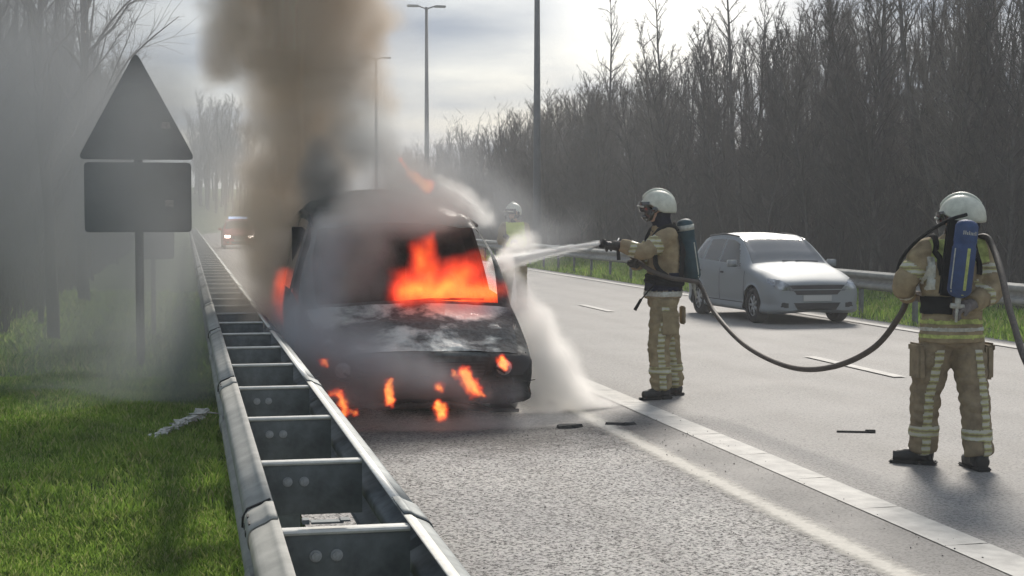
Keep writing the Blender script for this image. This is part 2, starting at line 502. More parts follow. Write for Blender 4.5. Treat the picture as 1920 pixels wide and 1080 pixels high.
rail = thing('guardrail', 'double-sided galvanised guardrail with ladder-like spacers, beside the grass', 'guardrail', (0, 0, 0))
ZT = .752
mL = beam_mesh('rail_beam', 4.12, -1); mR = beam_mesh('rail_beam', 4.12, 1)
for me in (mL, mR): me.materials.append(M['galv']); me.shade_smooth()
mR.materials.clear(); mR.materials.append(M['galv_dark']); mR.materials.append(M['lip'])  # shade of the hollow inner face painted as darker steel, lip highlight as paler
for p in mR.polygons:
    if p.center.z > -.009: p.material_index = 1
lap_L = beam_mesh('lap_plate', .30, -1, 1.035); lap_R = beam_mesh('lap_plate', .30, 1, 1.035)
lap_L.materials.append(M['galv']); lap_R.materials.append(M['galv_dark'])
for me in (lap_L, lap_R): me.shade_smooth()
slot = MB()
for zz_, oo in ((-.035, .078), (-.065, .089)):
    slot.box((-oo, .10, zz_), (.006, .05, .012)); slot.box((-oo, .22, zz_), (.006, .05, .012))
slot.tube([(-.0, .305, .006), (-.03, .305, -.006), (-.076, .303, -.024), (-.091, .300, -.052), (-.092, .305, -.085)], .0045, 5)
slot_me = slot.mesh('lap_slot'); slot_me.materials.append(M['tar'])
SK = .25
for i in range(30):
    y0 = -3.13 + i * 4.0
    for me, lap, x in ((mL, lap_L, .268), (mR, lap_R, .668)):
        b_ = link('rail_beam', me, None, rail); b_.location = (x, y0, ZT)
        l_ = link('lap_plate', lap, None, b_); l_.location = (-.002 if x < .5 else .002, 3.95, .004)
        if x < .5 and i < 8:
            s_ = link('lap_slot', slot_me, None, b_); s_['kind'] = 'stuff'; s_.location = (-.004, 3.95, .006)
sp = MB()
sp.box((0, -.002, -.115), (.390, .006, .19))
sp.box((0, .022, -.010), (.398, .056, .007))
sp.box((0, .016, -.213), (.386, .040, .006))
for s_ in (-1, 1): sp.box((s_ * .196, .02, -.115), (.005, .05, .20))
sp.tube([(-.198, -.006, -.012), (.198, -.006, -.012)], .0095, 8)
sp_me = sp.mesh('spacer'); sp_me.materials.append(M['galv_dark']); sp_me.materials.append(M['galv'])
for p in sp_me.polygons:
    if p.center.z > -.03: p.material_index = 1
sp_me.materials[1] = M['lip']  # light on the top flange painted in with the paler steel
bo = MB(); bo.disc((0, -.004, 0), (0, 1, 0), .019, .004, 14); bo.disc((0, -.010, 0), (0, 1, 0), .014, .010, 6)
bo_me = bo.mesh('bolt_head'); bo_me.materials.append(M['bolt'])
po = MB()
po.box((0, 0, -.46), (.10, .006, .80)); 
for s_ in (-1, 1): po.box((s_ * .05, .03, -.46), (.006, .06, .80))
po_me = po.mesh('rail_post'); po_me.materials.append(M['galv_dark'])
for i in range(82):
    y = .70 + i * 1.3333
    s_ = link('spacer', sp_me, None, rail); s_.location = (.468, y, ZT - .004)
    if 1 < y < 9.2:
        for k in (-1, 1):
            q = link('bolt_head', bo_me, None, s_); q.location = (-.03 + k * .032 - .03, -.006, -.085)
    if i % 2 == 1 and i < 60:
        q = link('rail_post', po_me, None, rail); q.location = (.468, y + .04, ZT - .02)
# a small clip plate bent over the nearest spacer's top edge
cl = MB(); cl.box((-.055, .018, .008), (.10, .045, .006)); cl.box((-.12, .016, .012), (.022, .04, .014)); cl.box((.0, .018, .013), (.03, .05, .005))
q = cl.build('clip_plate', M['galv_dark'], rail, bevel=.0015); q.location = (.468, .70 + 3 * 1.3333, ZT + .002)

# barrier on the far side of the road
bar = thing('far_guardrail', 'single-sided steel guardrail on posts in front of the wood', 'guardrail', (11.2, 0, 0))
fb = beam_mesh('rail_beam', 4.02, -1); fb.materials.append(M['galv']); fb.shade_smooth()
for i in range(42):
    b_ = link('rail_beam', fb, None, bar); b_.location = (bend(6 + i * 4), 6 + i * 4, .76)
pm = MB(); pm.box((0.07, 0, .33), (.05, .10, .72)); pm.box((.03, 0, .62), (.06, .08, .16))
pm_me = pm.mesh('rail_post'); pm_me.materials.append(M['galv_dark'])
for i in range(84):
    b_ = link('rail_post', pm_me, None, bar); b_.location = (bend(6.6 + i * 2), 6.6 + i * 2, 0)

# ---------------------------------------------------------------- signs seen from behind
def prism(outline, y0, y1):
    n = len(outline)
    m_ = MB(); m_.add([(x, y0, z) for x, z in outline] + [(x, y1, z) for x, z in outline],
                      [tuple(range(n)), tuple(range(n, 2 * n))[::-1]] + [(i, n + i, n + (i + 1) % n, (i + 1) % n) for i in range(n)])
    return m_
def rounded(pts, r, n=5):
    out = []
    for i, p in enumerate(pts):
        p = Vector(p); a = Vector(pts[i - 1]); b = Vector(pts[(i + 1) % len(pts)])
        da = (a - p).normalized() * r; db = (b - p).normalized() * r
        for k in range(n + 1):
            t = k / n
            out.append(tuple((p + da) * (1 - t) ** 2 + p * 2 * t * (1 - t) + (p + db) * t * t))
    return out
sg = thing('road_sign', 'back of a triangular warning sign above a rectangular panel on a post', 'road sign', (-.51, 17.6, -.03))
prism(rounded([(-.65, 2.34), (.62, 2.34), (-.015, 3.53)], .09), -.02, .0).build('triangle_panel', M['signback'], sg)
prism(rounded([(-.58, 1.54), (.57, 1.54), (.57, 2.31), (-.58, 2.31)], .05), -.018, .0).build('rectangle_panel', M['signback'], sg)
m_ = MB(); m_.tube([(0, .03, -.1), (0, .03, 2.9)], .047, 14); m_.build('post', M['post'], sg, True)
m_ = MB()
for zc in (1.72, 2.14, 2.55, 2.95): m_.box((0, .01, zc), (.5 if zc < 2.8 else .3, .03, .045))
m_.build('fixing_rail', M['signback'], sg)
stk = mat('worn_sticker', (.30, .27, .26), .6, var=.3, vscale=30)
for (x, z) in ((.30, 2.72), (.33, 1.86)):
    m_ = MB(); m_.box((x, -.0215, z), (.09, .001, .07)); m_.build('sticker', stk, sg)
s2 = thing('small_road_sign', 'smaller rectangular sign back on thin post behind the triangular sign', 'road sign', (-.44, 21.3, -.03))
prism(rounded([(-.16, 1.14), (.28, 1.14), (.28, 1.75), (-.16, 1.75)], .04), -.018, 0).build('panel', M['signback'], s2)
m_ = MB(); m_.tube([(0, .03, -.1), (0, .03, 1.7)], .033, 12); m_.build('post', M['post'], s2, True)

# ---------------------------------------------------------------- lamp posts
def lamp_post(x, y, h, label, arms=True):
    t = thing('lamp_post', label, 'lamp post', (x, y, 0), 0, 'tall lamp posts along the road')
    m_ = MB(); m_.tube([(0, 0, -.2), (0, 0, 1.2), (0, 0, h)], [.16, .15, .075], 12); m_.build('pole', M['lamp_post'], t, True)
    m_ = MB(); m_.box((0, 0, .7), (.34, .34, .5)); m_.build('base_box', M['lamp_post'], t)
    for s_ in (-1, 1):
        m_ = MB(); m_.tube([(0, 0, h - .1), (s_ * .35, 0, h + .03), (s_ * .6, 0, h + .05)], .035, 8); a = m_.build('arm', M['lamp_post'], t, True)
        m_ = MB(); m_.box((s_ * .72, 0, h + .05), (.62, .26, .11)); m_.build('lamp_head', M['galv'], t, bevel=.03)
lamp_post(12.45, 81, 12.6, 'tall lamp post with double head standing clear against the sky')
lamp_post(12.5, 55, 13.4, 'thick nearest lamp post, its top outside the frame')
lamp_post(12.8, 106, 12.4, 'faint lamp post half lost in the smoke column')

# ---------------------------------------------------------------- trees
def tubes_np(segs, sides):
    """segs: list of (p0,p1,r0,r1)"""
    A = np.array([s[0] for s in segs], float); B = np.array([s[1] for s in segs], float)
    r0 = np.array([s[2] for s in segs])[:, None, None]; r1 = np.array([s[3] for s in segs])[:, None, None]
    d = B - A; ln = np.linalg.norm(d, axis=1, keepdims=True); d = d / np.maximum(ln, 1e-6)
    ref = np.where(np.abs(d[:, 2:3]) > .9, np.array([[1., 0, 0]]), np.array([[0, 0, 1.]]))
    u = np.cross(d, ref); u /= np.linalg.norm(u, axis=1, keepdims=True); v = np.cross(d, u)
    a = np.arange(sides) * 2 * np.pi / sides
    ring = u[:, None, :] * np.cos(a)[None, :, None] + v[:, None, :] * np.sin(a)[None, :, None]
    V = np.concatenate([A[:, None, :] + ring * r0, B[:, None, :] + ring * r1], 1).reshape(-1, 3)
    base = (np.arange(len(segs)) * 2 * sides)[:, None]
    k = np.arange(sides); k2 = (k + 1) % sides
    F = np.stack([base + k, base + k2, base + k2 + sides, base + k + sides], 2).reshape(-1, 4)
    return V, F

def tree_segs(rng, H, spread=.28, nb=26, low=.25, lean=.03, multi=1, twig_n=7, rbase=.075, droop=0.0):
    trunk = []; br = []; tw = []
    for s in range(multi):
        ang = rng.random() * 6.28; off = .12 * s
        p = np.array([math.cos(ang) * off, math.sin(ang) * off, -.1]); d = np.array([rng.normal(0, lean) + .08 * s * math.cos(ang), rng.normal(0, lean) + .08 * s * math.sin(ang), 1.0])
        n = 12; r = rbase * (1 - .25 * s); pts = [p]
        hh = H * (1 - .12 * s * rng.random())
        for i in range(n):
            d = d + rng.normal(0, .05, 3) * [1, 1, 0]; q = p + d / np.linalg.norm(d) * hh / n
            r2 = rbase * (1 - .25 * s) * (1 - (i + 1) / n) ** .8 + .006
            trunk.append((p, q, r, r2)); p, r = q, r2; pts.append(p)
        for b in range(nb):
            f = low + (1 - low) * (b + rng.random()) / nb
            fi = f * n; i = min(int(fi), n - 1); bp = pts[i] + (pts[i + 1] - pts[i]) * (fi - i)
            az = rng.random() * 6.28
            up = rng.uniform(.8, 2.2)
            ln = H * spread * (1.15 - f) ** .7 * rng.uniform(.5, 1.1)
            bd = np.array([math.cos(az), math.sin(az), up]); bd /= np.linalg.norm(bd)
            q = bp; br_r = rbase * .33 * (1.15 - f) + .006; ns = 5; bpts = [q]
            for k in range(ns):
                bd = bd + rng.normal(0, .13, 3) + np.array([0, 0, .07 - droop]); bd /= np.linalg.norm(bd)
                q2 = q + bd * ln / ns
                br.append((q, q2, br_r * (1 - k / ns) + .004, br_r * (1 - (k + 1) / ns) + .004)); q = q2; bpts.append(q)
            for k in range(twig_n):
                f2 = .2 + .8 * rng.random(); fi = f2 * ns; i2 = min(int(fi), ns - 1); tp = bpts[i2] + (bpts[i2 + 1] - bpts[i2]) * (fi - i2)
                td = bd + rng.normal(0, .55, 3) + [0, 0, .25 - droop]; td /= np.linalg.norm(td)
                tl = ln * rng.uniform(.18, .42)
                tq = tp + td * tl * .5; td2 = td + rng.normal(0, .25, 3); td2 /= np.linalg.norm(td2); te = tq + td2 * tl * .5
                tw.append((tp, tq, .0048, .0036)); tw.append((tq, te, .0036, .002))
                for _ in range(3):
                    sd_ = td + rng.normal(0, .6, 3); sd_ /= np.linalg.norm(sd_); a0 = tp + td * tl * .5 * rng.random()
                    tw.append((a0, a0 + sd_ * tl * .45, .003, .0018))
    return trunk, br, tw

PROTO = []
def make_proto(seed, mt, mc, **kw):
    rng = np.random.default_rng(seed)
    tr, br, tw = tree_segs(rng, **kw)
    V, F = tubes_np(tr, 7); tm = mesh_fast('trunk', V, F); tm.materials.append(mt); tm.shade_smooth()
    V1, F1 = tubes_np(br, 4); V2, F2 = tubes_np(tw, 3)
    me = bpy.data.meshes.new('crown')
    nV = np.concatenate([V1, V2]); 
    me.vertices.add(len(nV)); me.vertices.foreach_set('co', nV.astype(np.float32).ravel())
    F2 = F2 + len(V1)
    FF = np.concatenate([F1, F2]).astype(np.int32)
    me.loops.add(FF.size); me.loops.foreach_set('vertex_index', FF.ravel())
    me.polygons.add(len(FF)); me.polygons.foreach_set('loop_start', np.arange(0, FF.size, 4, dtype=np.int32)); me.polygons.foreach_set('loop_total', np.full(len(FF), 4, np.int32))
    me.update(calc_edges=True); me.materials.append(mc)
    return tm, me, (nV, FF)
for i in range(7):
    PROTO.append(make_proto(10 + i, M['bark'], M['twig_pale'] if i in (2, 5) else M['twig'], H=7.9, spread=.26 + .03 * (i % 3), nb=46 + 3 * (i % 4), low=.08 + .05 * (i % 3), lean=.05, multi=1 + (i % 3 == 2), twig_n=15, rbase=.058))
TALL = [make_proto(30 + i, M['bark'], M['twig_pale'], H=10.5, spread=.20, nb=30, low=.45, lean=.05, twig_n=9, rbase=.09) for i in range(3)]
BIG = [make_proto(50 + i, M['bark_dark'], M['twig'], H=9.0, spread=.34, nb=40, low=.22, lean=.06, twig_n=15, rbase=.11, droop=.02) for i in range(2)]

def plant(proto, x, y, rz, sc, label, group=None, name='bare_tree'):
    t = thing(name, label, 'tree', (x, y, hill(x, y) - .03), rz, group)
    t.scale = (sc, sc, sc)
    link('trunk', proto[0], None, t); link('crown', proto[1], None, t)
    return t
rng = random.Random(8)
GR = 'bare trees of the dense wood beyond the far guardrail'
n = 0
# the front rows of the wood
y = 27.0
while y < 125 and n < 190:
    for row in range(2):
        x = 15.6 + row * 1.9 + rng.uniform(-.8, .8)
        k = rng.randrange(7)
        fy = 1.0 if y < 48 else max(.84, 1.0 - (y - 48) * .006)
        plant(PROTO[k], x, y + rng.uniform(-.5, .5), rng.uniform(0, 6.28), rng.uniform(.80, 1.0) * fy, 'bare slender tree among many alike in the dark wood beyond the far guardrail', GR)
        n += 1
    y += .62 + y * .010
for (x, y, s, k, lab) in ((15.5, 57.5, 1.02, 0, 'tall pale-barked tree standing up above the wood edge, with forked crown'),
                          (16.0, 48.0, .93, 1, 'tall pale tree rising over the wood in front of the bright cloud'),
                          (15.7, 42.0, .96, 2, 'tall thin pale tree rising over the wood beside the bright cloud'),
                          (15.4, 33.0, .92, 0, 'tall pale tree above the wood over the silver car'),
                          (15.6, 29.8, .90, 1, 'tall pale tree at the right end of the wood')):
    plant(TALL[k], x, y, k * 1.7, s, lab)
# deeper wood: nobody could count these stems
def wood_mass():
    rg = np.random.default_rng(77)
    parts = []; off = 0; Vs = []; Fs = []
    small = []
    for i in range(4):
        tr, br, tw = tree_segs(np.random.default_rng(200 + i), H=8.2, spread=.23, nb=22, low=.15, twig_n=3, rbase=.05, lean=.05)
        tr = tr[::2]; 
        V1, F1 = tubes_np([(a, tr[i2 + 1][0] if i2 + 1 < len(tr) else b, r0, r1) for i2, (a, b, r0, r1) in enumerate(tr)], 4)
        V2, F2 = tubes_np(br, 3); V3, F3 = tubes_np([t for t in tw if rg.random() < .8], 3)
        V = np.concatenate([V1, V2, V3]); F = np.concatenate([F1, F2 + len(V1), F3 + len(V1) + len(V2)])
        small.append((V, F))
    for i in range(1250):
        x = 17.5 + rg.random() ** 1.3 * 26; y = rg.uniform(26, 50) if i % 4 == 0 else rg.uniform(40, 210)
        if i >= 860: x = -3.6 - rg.random() ** 1.4 * 16 - max(0, 40 - i % 40) * .0; y = rg.uniform(24, 110)
        x += bend(y) if x > 0 else 0
        V, F = small[rg.integers(4)]
        a = rg.random() * 6.28; s = rg.uniform(.8, 1.08); c_, s_ = math.cos(a), math.sin(a)
        R = np.array([[c_, -s_, 0], [s_, c_, 0], [0, 0, 1]])
        Vs.append((V * s) @ R.T + [x, y, hill(x, y) - .05]); Fs.append(F + off); off += len(V)
    V = np.concatenate(Vs); F = np.concatenate(Fs)
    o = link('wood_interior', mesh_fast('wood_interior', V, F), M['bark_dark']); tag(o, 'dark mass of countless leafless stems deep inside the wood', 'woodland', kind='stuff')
    # brushwood: thin upright shoots and brambles along and inside the wood edge
    n = 26000
    x = 14.6 + rg.random(n) ** 1.3 * 12; y = 24 + (rg.random(n) ** 1.5) * 150
    h = rg.uniform(.5, 3.4, n) * np.clip((x - 13.6) / 3, .3, 1)
    segs = []
    for i in range(n):
        z = hill(x[i], y[i]) - .05
        a = np.array([x[i], y[i], z]); b = a + [rg.normal(0, .18) * h[i], rg.normal(0, .18) * h[i], h[i]]
        segs.append((a, b, .009 + y[i] * .0001, .004))
    for i in range(9000):
        xx = -2.5 - rg.random() ** 1.5 * 7; yy = rg.uniform(21, 75); hh_ = rg.uniform(.6, 3.6)
        a = np.array([xx, yy, hill(xx, yy) - .05]); segs.append((a, a + [rg.normal(0, .16) * hh_, rg.normal(0, .16) * hh_, hh_], .010, .004))
    V, F = tubes_np(segs, 3)
    o = link('brushwood', mesh_fast('brushwood', V, F), M['twig']); tag(o, 'tangled brown brushwood along the foot of the wood', 'undergrowth', kind='stuff')
wood_mass()

# trees on the left bank
GL = 'bare trees on the grassy bank behind the signs'
rng = random.Random(21)
for i in range(64):
    y = 21.5 + i * 1.15 + rng.uniform(-.6, .6)
    x = -2.15 - rng.random() ** 1.4 * 4.5 - max(0, y - 40) * .012
    plant(PROTO[rng.randrange(7)], x, y, rng.uniform(0, 6.28), rng.uniform(.75, 1.0), 'thin bare tree in the smoke-veiled row on the left bank', GL)
for (x, y, s, lab) in ((-1.75, 21.5, .80, 'dark twin-stemmed bare tree on the bank, standing nearest to the road signs'),
                       (-2.9, 23.5, 1.0, 'large spreading bare tree whose twigs fill the top corner over the bank'),
                       (-1.9, 30.5, 1.12, 'tall spreading bare tree rising behind the triangular sign')):
    plant(BIG[int(s * 10) % 2], x, y, s * 5, s, lab)
# far trees closing the road
rng = random.Random(5)
GF = 'far trees beyond the bend of the road'
for i in range(46):
    x = (1.2 + i * .26 if i < 30 else 9 + (i - 30) * .9) + rng.uniform(-.4, .4); y = 212 + rng.uniform(-8, 26)
    plant(BIG[i % 2], x, y, rng.uniform(0, 6.28), rng.uniform(1.1, 1.35) + (.35 * math.sin(math.pi * min(1, i / 29)) if i < 30 else -.1), 'hazy rounded bare tree far down the road', GF)

# ---------------------------------------------------------------- vehicles
def paint(name, col, rough=.3, metal=.6, coat=.6, dirt=None, dscale=3.0, lo=.45, hi=.6, d_rough=.85):
    m = bpy.data.materials.new(name); m.use_nodes = True
    t = m.node_tree; b = t.nodes['Principled BSDF']
    b.inputs['Base Color'].default_value = (*col, 1); b.inputs['Metallic'].default_value = metal
    b.inputs['Roughness'].default_value = rough; b.inputs['Coat Weight'].default_value = coat; b.inputs['Coat Roughness'].default_value = .08
    if dirt:
        tcx = N(t, 'ShaderNodeTexCoord')
        n = N(t, 'ShaderNodeTexNoise', i_Scale=dscale, i_Detail=7.0, i_Roughness=.6, i_Distortion=.15); L(t, tcx.outputs['Object'], n.inputs['Vector'])
        f = ramp(t, n.outputs[0], [(lo, 1), (hi, 0)])
        n3 = N(t, 'ShaderNodeTexNoise', i_Scale=26.0, i_Detail=5.0); L(t, tcx.outputs['Object'], n3.inputs['Vector'])
        dc = ramp(t, n3.outputs[0], [(.35, tuple(c * .6 for c in dirt)), (.7, tuple(min(1, c * 1.5) for c in dirt))])
        mx = N(t, 'ShaderNodeMixRGB'); L(t, f, mx.inputs[0]); mx.inputs[1].default_value = (*col, 1); L(t, dc, mx.inputs[2]); L(t, mx.outputs[0], b.inputs['Base Color'])
        inv = N(t, 'ShaderNodeMapRange', i_3=metal, i_4=0.0); L(t, f, inv.inputs[0]); L(t, inv.outputs[0], b.inputs['Metallic'])
        r = N(t, 'ShaderNodeMapRange', i_3=rough, i_4=d_rough); L(t, f, r.inputs[0]); L(t, r.outputs[0], b.inputs['Roughness'])
        c = N(t, 'ShaderNodeMapRange', i_3=coat, i_4=0.0); L(t, f, c.inputs[0]); L(t, c.outputs[0], b.inputs['Coat Weight'])
        bp = N(t, 'ShaderNodeBump', i_Strength=.5, i_Distance=.01); L(t, n3.outputs[0], bp.inputs['Height']); L(t, bp.outputs[0], b.inputs['Normal'])
    return m
M['silver'] = paint('silver_paint', (.30, .325, .34), .6, .3, .0)
M['red_paint'] = paint('red_paint', (.72, .03, .018), .4, .0, .3)
M['burnt'] = paint('scorched_body', (.10, .12, .115), .45, .3, .2, dirt=(.035, .036, .036), dscale=2.2, lo=.48, hi=.66)
M['hood'] = paint('scorched_bonnet', (.42, .47, .46), .45, .2, .1, dirt=(.050, .056, .060), dscale=1.5, lo=.45, hi=.55)
M['char'] = mat('charred', (.022, .022, .022), .85, var=.5, vscale=18, bump=.6, bscale=30)
M['glass'] = mat('dark_glass', (.012, .015, .017), .14, spec=.3, coat=0.0)
M['glass_wind'] = mat('windscreen_glass', (.10, .11, .115), .12, spec=.9, coat=.5)
M['trim'] = mat('black_trim', (.03, .03, .032), .55, var=.2)
M['tyre'] = mat('tyre', (.02, .02, .02), .85, bump=.3)
M['rim'] = mat('alloy_rim', (.45, .46, .47), .35, .8)
M['lens'] = mat('headlight_lens', (.55, .58, .60), .1, .3, coat=1.0, col2=(.10, .11, .12), vscale=9)
M['plate'] = mat('plate_white', (.50, .50, .48), .5)
M['amber'] = mat('amber', (.6, .2, .03), .3)

def car_grid(st, n=6):
    st = [(y_, [(0.0, R_[0][1])] + list(R_[1:])) for y_, R_ in st]
    ys = catmull([np.array([s[0]]) for s in st], n)
    rows = [np.array(s[1], float) for s in st]
    up = catmull(rows, n)
    out = []
    for yv, R in zip(ys, up):
        Q = catmull([R[i] for i in range(len(R))], n)
        out.append(np.array([(q[0], yv[0], q[1]) for q in Q]))
    return np.array(out)            # [U,V,3]

def build_car(root, st, n, cls, mats, wheels, R_arch, names):
    """cls(u,v,side) -> key ; u,v in control units. names[key]=object name"""
    G = car_grid(st, n)
    U, Vn = G.shape[:2]
    for (wy, wz) in wheels:
        for a in range(U):
            for b in range(Vn):
                p = G[a, b]
                d = math.hypot(p[1] - wy, p[2] - wz)
                if abs(p[0]) > .5 and R_arch * .86 < d < R_arch * 1.16 and p[2] > .05:
                    k = R_arch / max(d, 1e-6); G[a, b, 1] = wy + (p[1] - wy) * k; G[a, b, 2] = wz + (p[2] - wz) * k
    groups = {}
    for side in (1, -1):
        for a in range(U - 1):
            for b in range(Vn - 1):
                q = [G[a, b], G[a + 1, b], G[a + 1, b + 1], G[a, b + 1]]
                c = sum(q) / 4
                if any(abs(c[0]) > .5 and math.hypot(c[1] - wy, c[2] - wz) < R_arch * .985 for wy, wz in wheels):
                    continue
                key = cls((a + .5) / n, (b + .5) / n, side)
                if key is None: continue
                if side == 1: q = q[::-1]
                groups.setdefault(key, []).append([(side * -p[0], p[1], p[2]) for p in q])
    objs = {}
    allV = []; allF = []
    for key, qs in groups.items():
        V = []; F = []
        for q in qs:
            b0 = len(V); V += q; F.append((b0, b0 + 1, b0 + 2, b0 + 3))
        b0 = len(allV); allV += V; allF += [tuple(i + b0 for i in f) for f in F]
        me = mesh_np(names[key], V, F)
        bm = bmesh.new(); bm.from_mesh(me); bmesh.ops.remove_doubles(bm, verts=bm.verts, dist=2e-4)
        bmesh.ops.dissolve_degenerate(bm, edges=bm.edges, dist=1e-4)
        bm.to_mesh(me); bm.free()
        o = link(names[key], me, mats[key], root, True)
        if key not in ('body', 'hood', 'bumper', 'roof'):
            md = None
        objs[key] = o
    bvh = BVHTree.FromPolygons([Vector(v) for v in allV], allF)
    return objs, bvh

def inside(poly, x, y):
    c = False; j = len(poly) - 1
    for i in range(len(poly)):
        xi, yi = poly[i]; xj, yj = poly[j]
        if (yi > y) != (yj > y) and x < (xj - xi) * (y - yi) / (yj - yi) + xi: c = not c
        j = i
    return c

def decal(bvh, poly, view, name, m, parent, off=.006, res=.012, th=.004):
    """patch following the body: view 'F' looks along +y at (x,z); 'L'/'R' looks along +-x at (y,z)"""
    xs_ = [p[0] for p in poly]; ys_ = [p[1] for p in poly]
    nx = max(2, int((max(xs_) - min(xs_)) / res) + 1); ny = max(2, int((max(ys_) - min(ys_)) / res) + 1)
    V = []; F = []; idx = {}
    def vert(i, j):
        if (i, j) in idx: return idx[(i, j)]
        a = min(xs_) + (max(xs_) - min(xs_)) * i / nx; b = min(ys_) + (max(ys_) - min(ys_)) * j / ny
        if view == 'F': o_, d_ = Vector((a + .0007, -3, b + .0003)), Vector((0, 1, 0))
        elif view == 'L': o_, d_ = Vector((-3, a, b)), Vector((1, 0, 0))
        elif view == 'R': o_, d_ = Vector((3, a, b)), Vector((-1, 0, 0))
        else: o_, d_ = Vector((a, b, 4)), Vector((0, 0, -1))
        h = bvh.ray_cast(o_, d_)
        if h[0] is None: idx[(i, j)] = None; return None
        nrm = h[1] if h[1].dot(d_) < 0 else -h[1]
        p = h[0] + nrm * off
        V.append(tuple(p)); idx[(i, j)] = len(V) - 1
        return idx[(i, j)]
    for i in range(nx):
        for j in range(ny):
            a = min(xs_) + (max(xs_) - min(xs_)) * (i + .5) / nx; b = min(ys_) + (max(ys_) - min(ys_)) * (j + .5) / ny
            if inside(poly, a, b):
                f = [vert(i, j), vert(i + 1, j), vert(i + 1, j + 1), vert(i, j + 1)]
                if None not in f:
                    pts = [Vector(V[k]) for k in f]
                    if max((pts[0] - pts[2]).length, (pts[1] - pts[3]).length) < .3: F.append(tuple(f))
    if not F: return None
    me = mesh_np(name, V, F)
    bm = bmesh.new(); bm.from_mesh(me)
    bmesh.ops.delete(bm, geom=[v for v in bm.verts if not v.link_faces], context='VERTS')
    bmesh.ops.smooth_vert(bm, verts=[v for v in bm.verts if v.is_boundary], factor=.5, use_axis_x=True, use_axis_y=True, use_axis_z=True)
    bmesh.ops.recalc_face_normals(bm, faces=bm.faces)
    bm.to_mesh(me); bm.free()
    o = link(name, me, m, parent, True)
    return o

def strip_line(pts, w):
    """thin polygon round a polyline (for seams)"""
    Lp = []; Rp = []
    for i, p in enumerate(pts):
        a = Vector(pts[max(0, i - 1)]); b = Vector(pts[min(len(pts) - 1, i + 1)])
        d = (b - a).normalized(); nn = Vector((-d.y, d.x)) * w / 2
        Lp.append(tuple(Vector(p) + nn)); Rp.append(tuple(Vector(p) - nn))
    return Lp + Rp[::-1]

def wheel(root, x, y, r, wd, rim_m, spokes=7, burnt=False):
    s = 1 if x > 0 else -1
    e = bpy.data.objects.new('wheel', None); COL.objects.link(e); e.parent = root; e.location = (x, y, r); e.empty_display_size = .1
    prof = [(.62 * r, -.5), (.8 * r, -.52), (.95 * r, -.46), (r, -.30), (r, .30), (.95 * r, .46), (.8 * r, .52), (.62 * r, .5)]
    V = []; F = []; n = 32; k = len(prof)
    for i in range(n):
        a = 2 * math.pi * i / n
        for rr, xx in prof: V.append((xx * wd, rr * math.cos(a), rr * math.sin(a)))
    for i in range(n):
        for j in range(k - 1): F.append((i * k + j, i * k + j + 1, ((i + 1) % n) * k + j + 1, ((i + 1) % n) * k + j))
    link('tyre', mesh_np('tyre', V, F), M['tyre'], e, True)
    m_ = MB(); m_.disc((0, 0, 0), (1, 0, 0), .64 * r, wd * .5, 28); m_.build('hub', M['trim'] if not burnt else M['char'], e)
    m_ = MB()
    for i in range(spokes):
        a = 2 * math.pi * i / spokes
        m_.box((s * wd * .34, math.cos(a) * r * .33, math.sin(a) * r * .33), (.03, r * .56, r * .13), R=Matrix.Rotation(a, 3, 'X'))
    m_.disc((s * wd * .34, 0, 0), (1, 0, 0), r * .15, .035, 14)
    ring = [(s * wd * .36, math.cos(2 * math.pi * i / 28) * r * .60, math.sin(2 * math.pi * i / 28) * r * .60) for i in range(29)]
    m_.tube(ring, r * .035, 6, False)
    m_.build('rim', rim_m, e, True)

def half_liner(root, y, z, R_, w0, w1, m):
    for s in (-1, 1):
        m_ = MB(); V = []; F = []
        n = 14
        for i in range(n + 1):
            a = -.25 + (math.pi + .5) * i / n
            for xx in (w0, w1): V.append((s * xx, y + math.cos(a) * R_, z + math.sin(a) * R_))
        for i in range(n): F.append((2 * i, 2 * i + 1, 2 * i + 3, 2 * i + 2))
        m_.add(V, F); m_.build('wheel_arch', m, root, True)

def close_nose(st, zc=.45, sc=((-.02, .75), (-.035, .04))):
    y0, R0 = st[0]
    out = []
    for dy, k in sc[::-1]:
        out.append((y0 + dy, [(x * k, zc + (z - zc) * k) for x, z in R0]))
    return out + st
def close_tail(st, zc=.6, sc=((.03, .8), (.05, .04))):
    y0, R0 = st[-1]
    return st + [(y0 + dy, [(x * k, zc + (z - zc) * k) for x, z in R0]) for dy, k in sc]

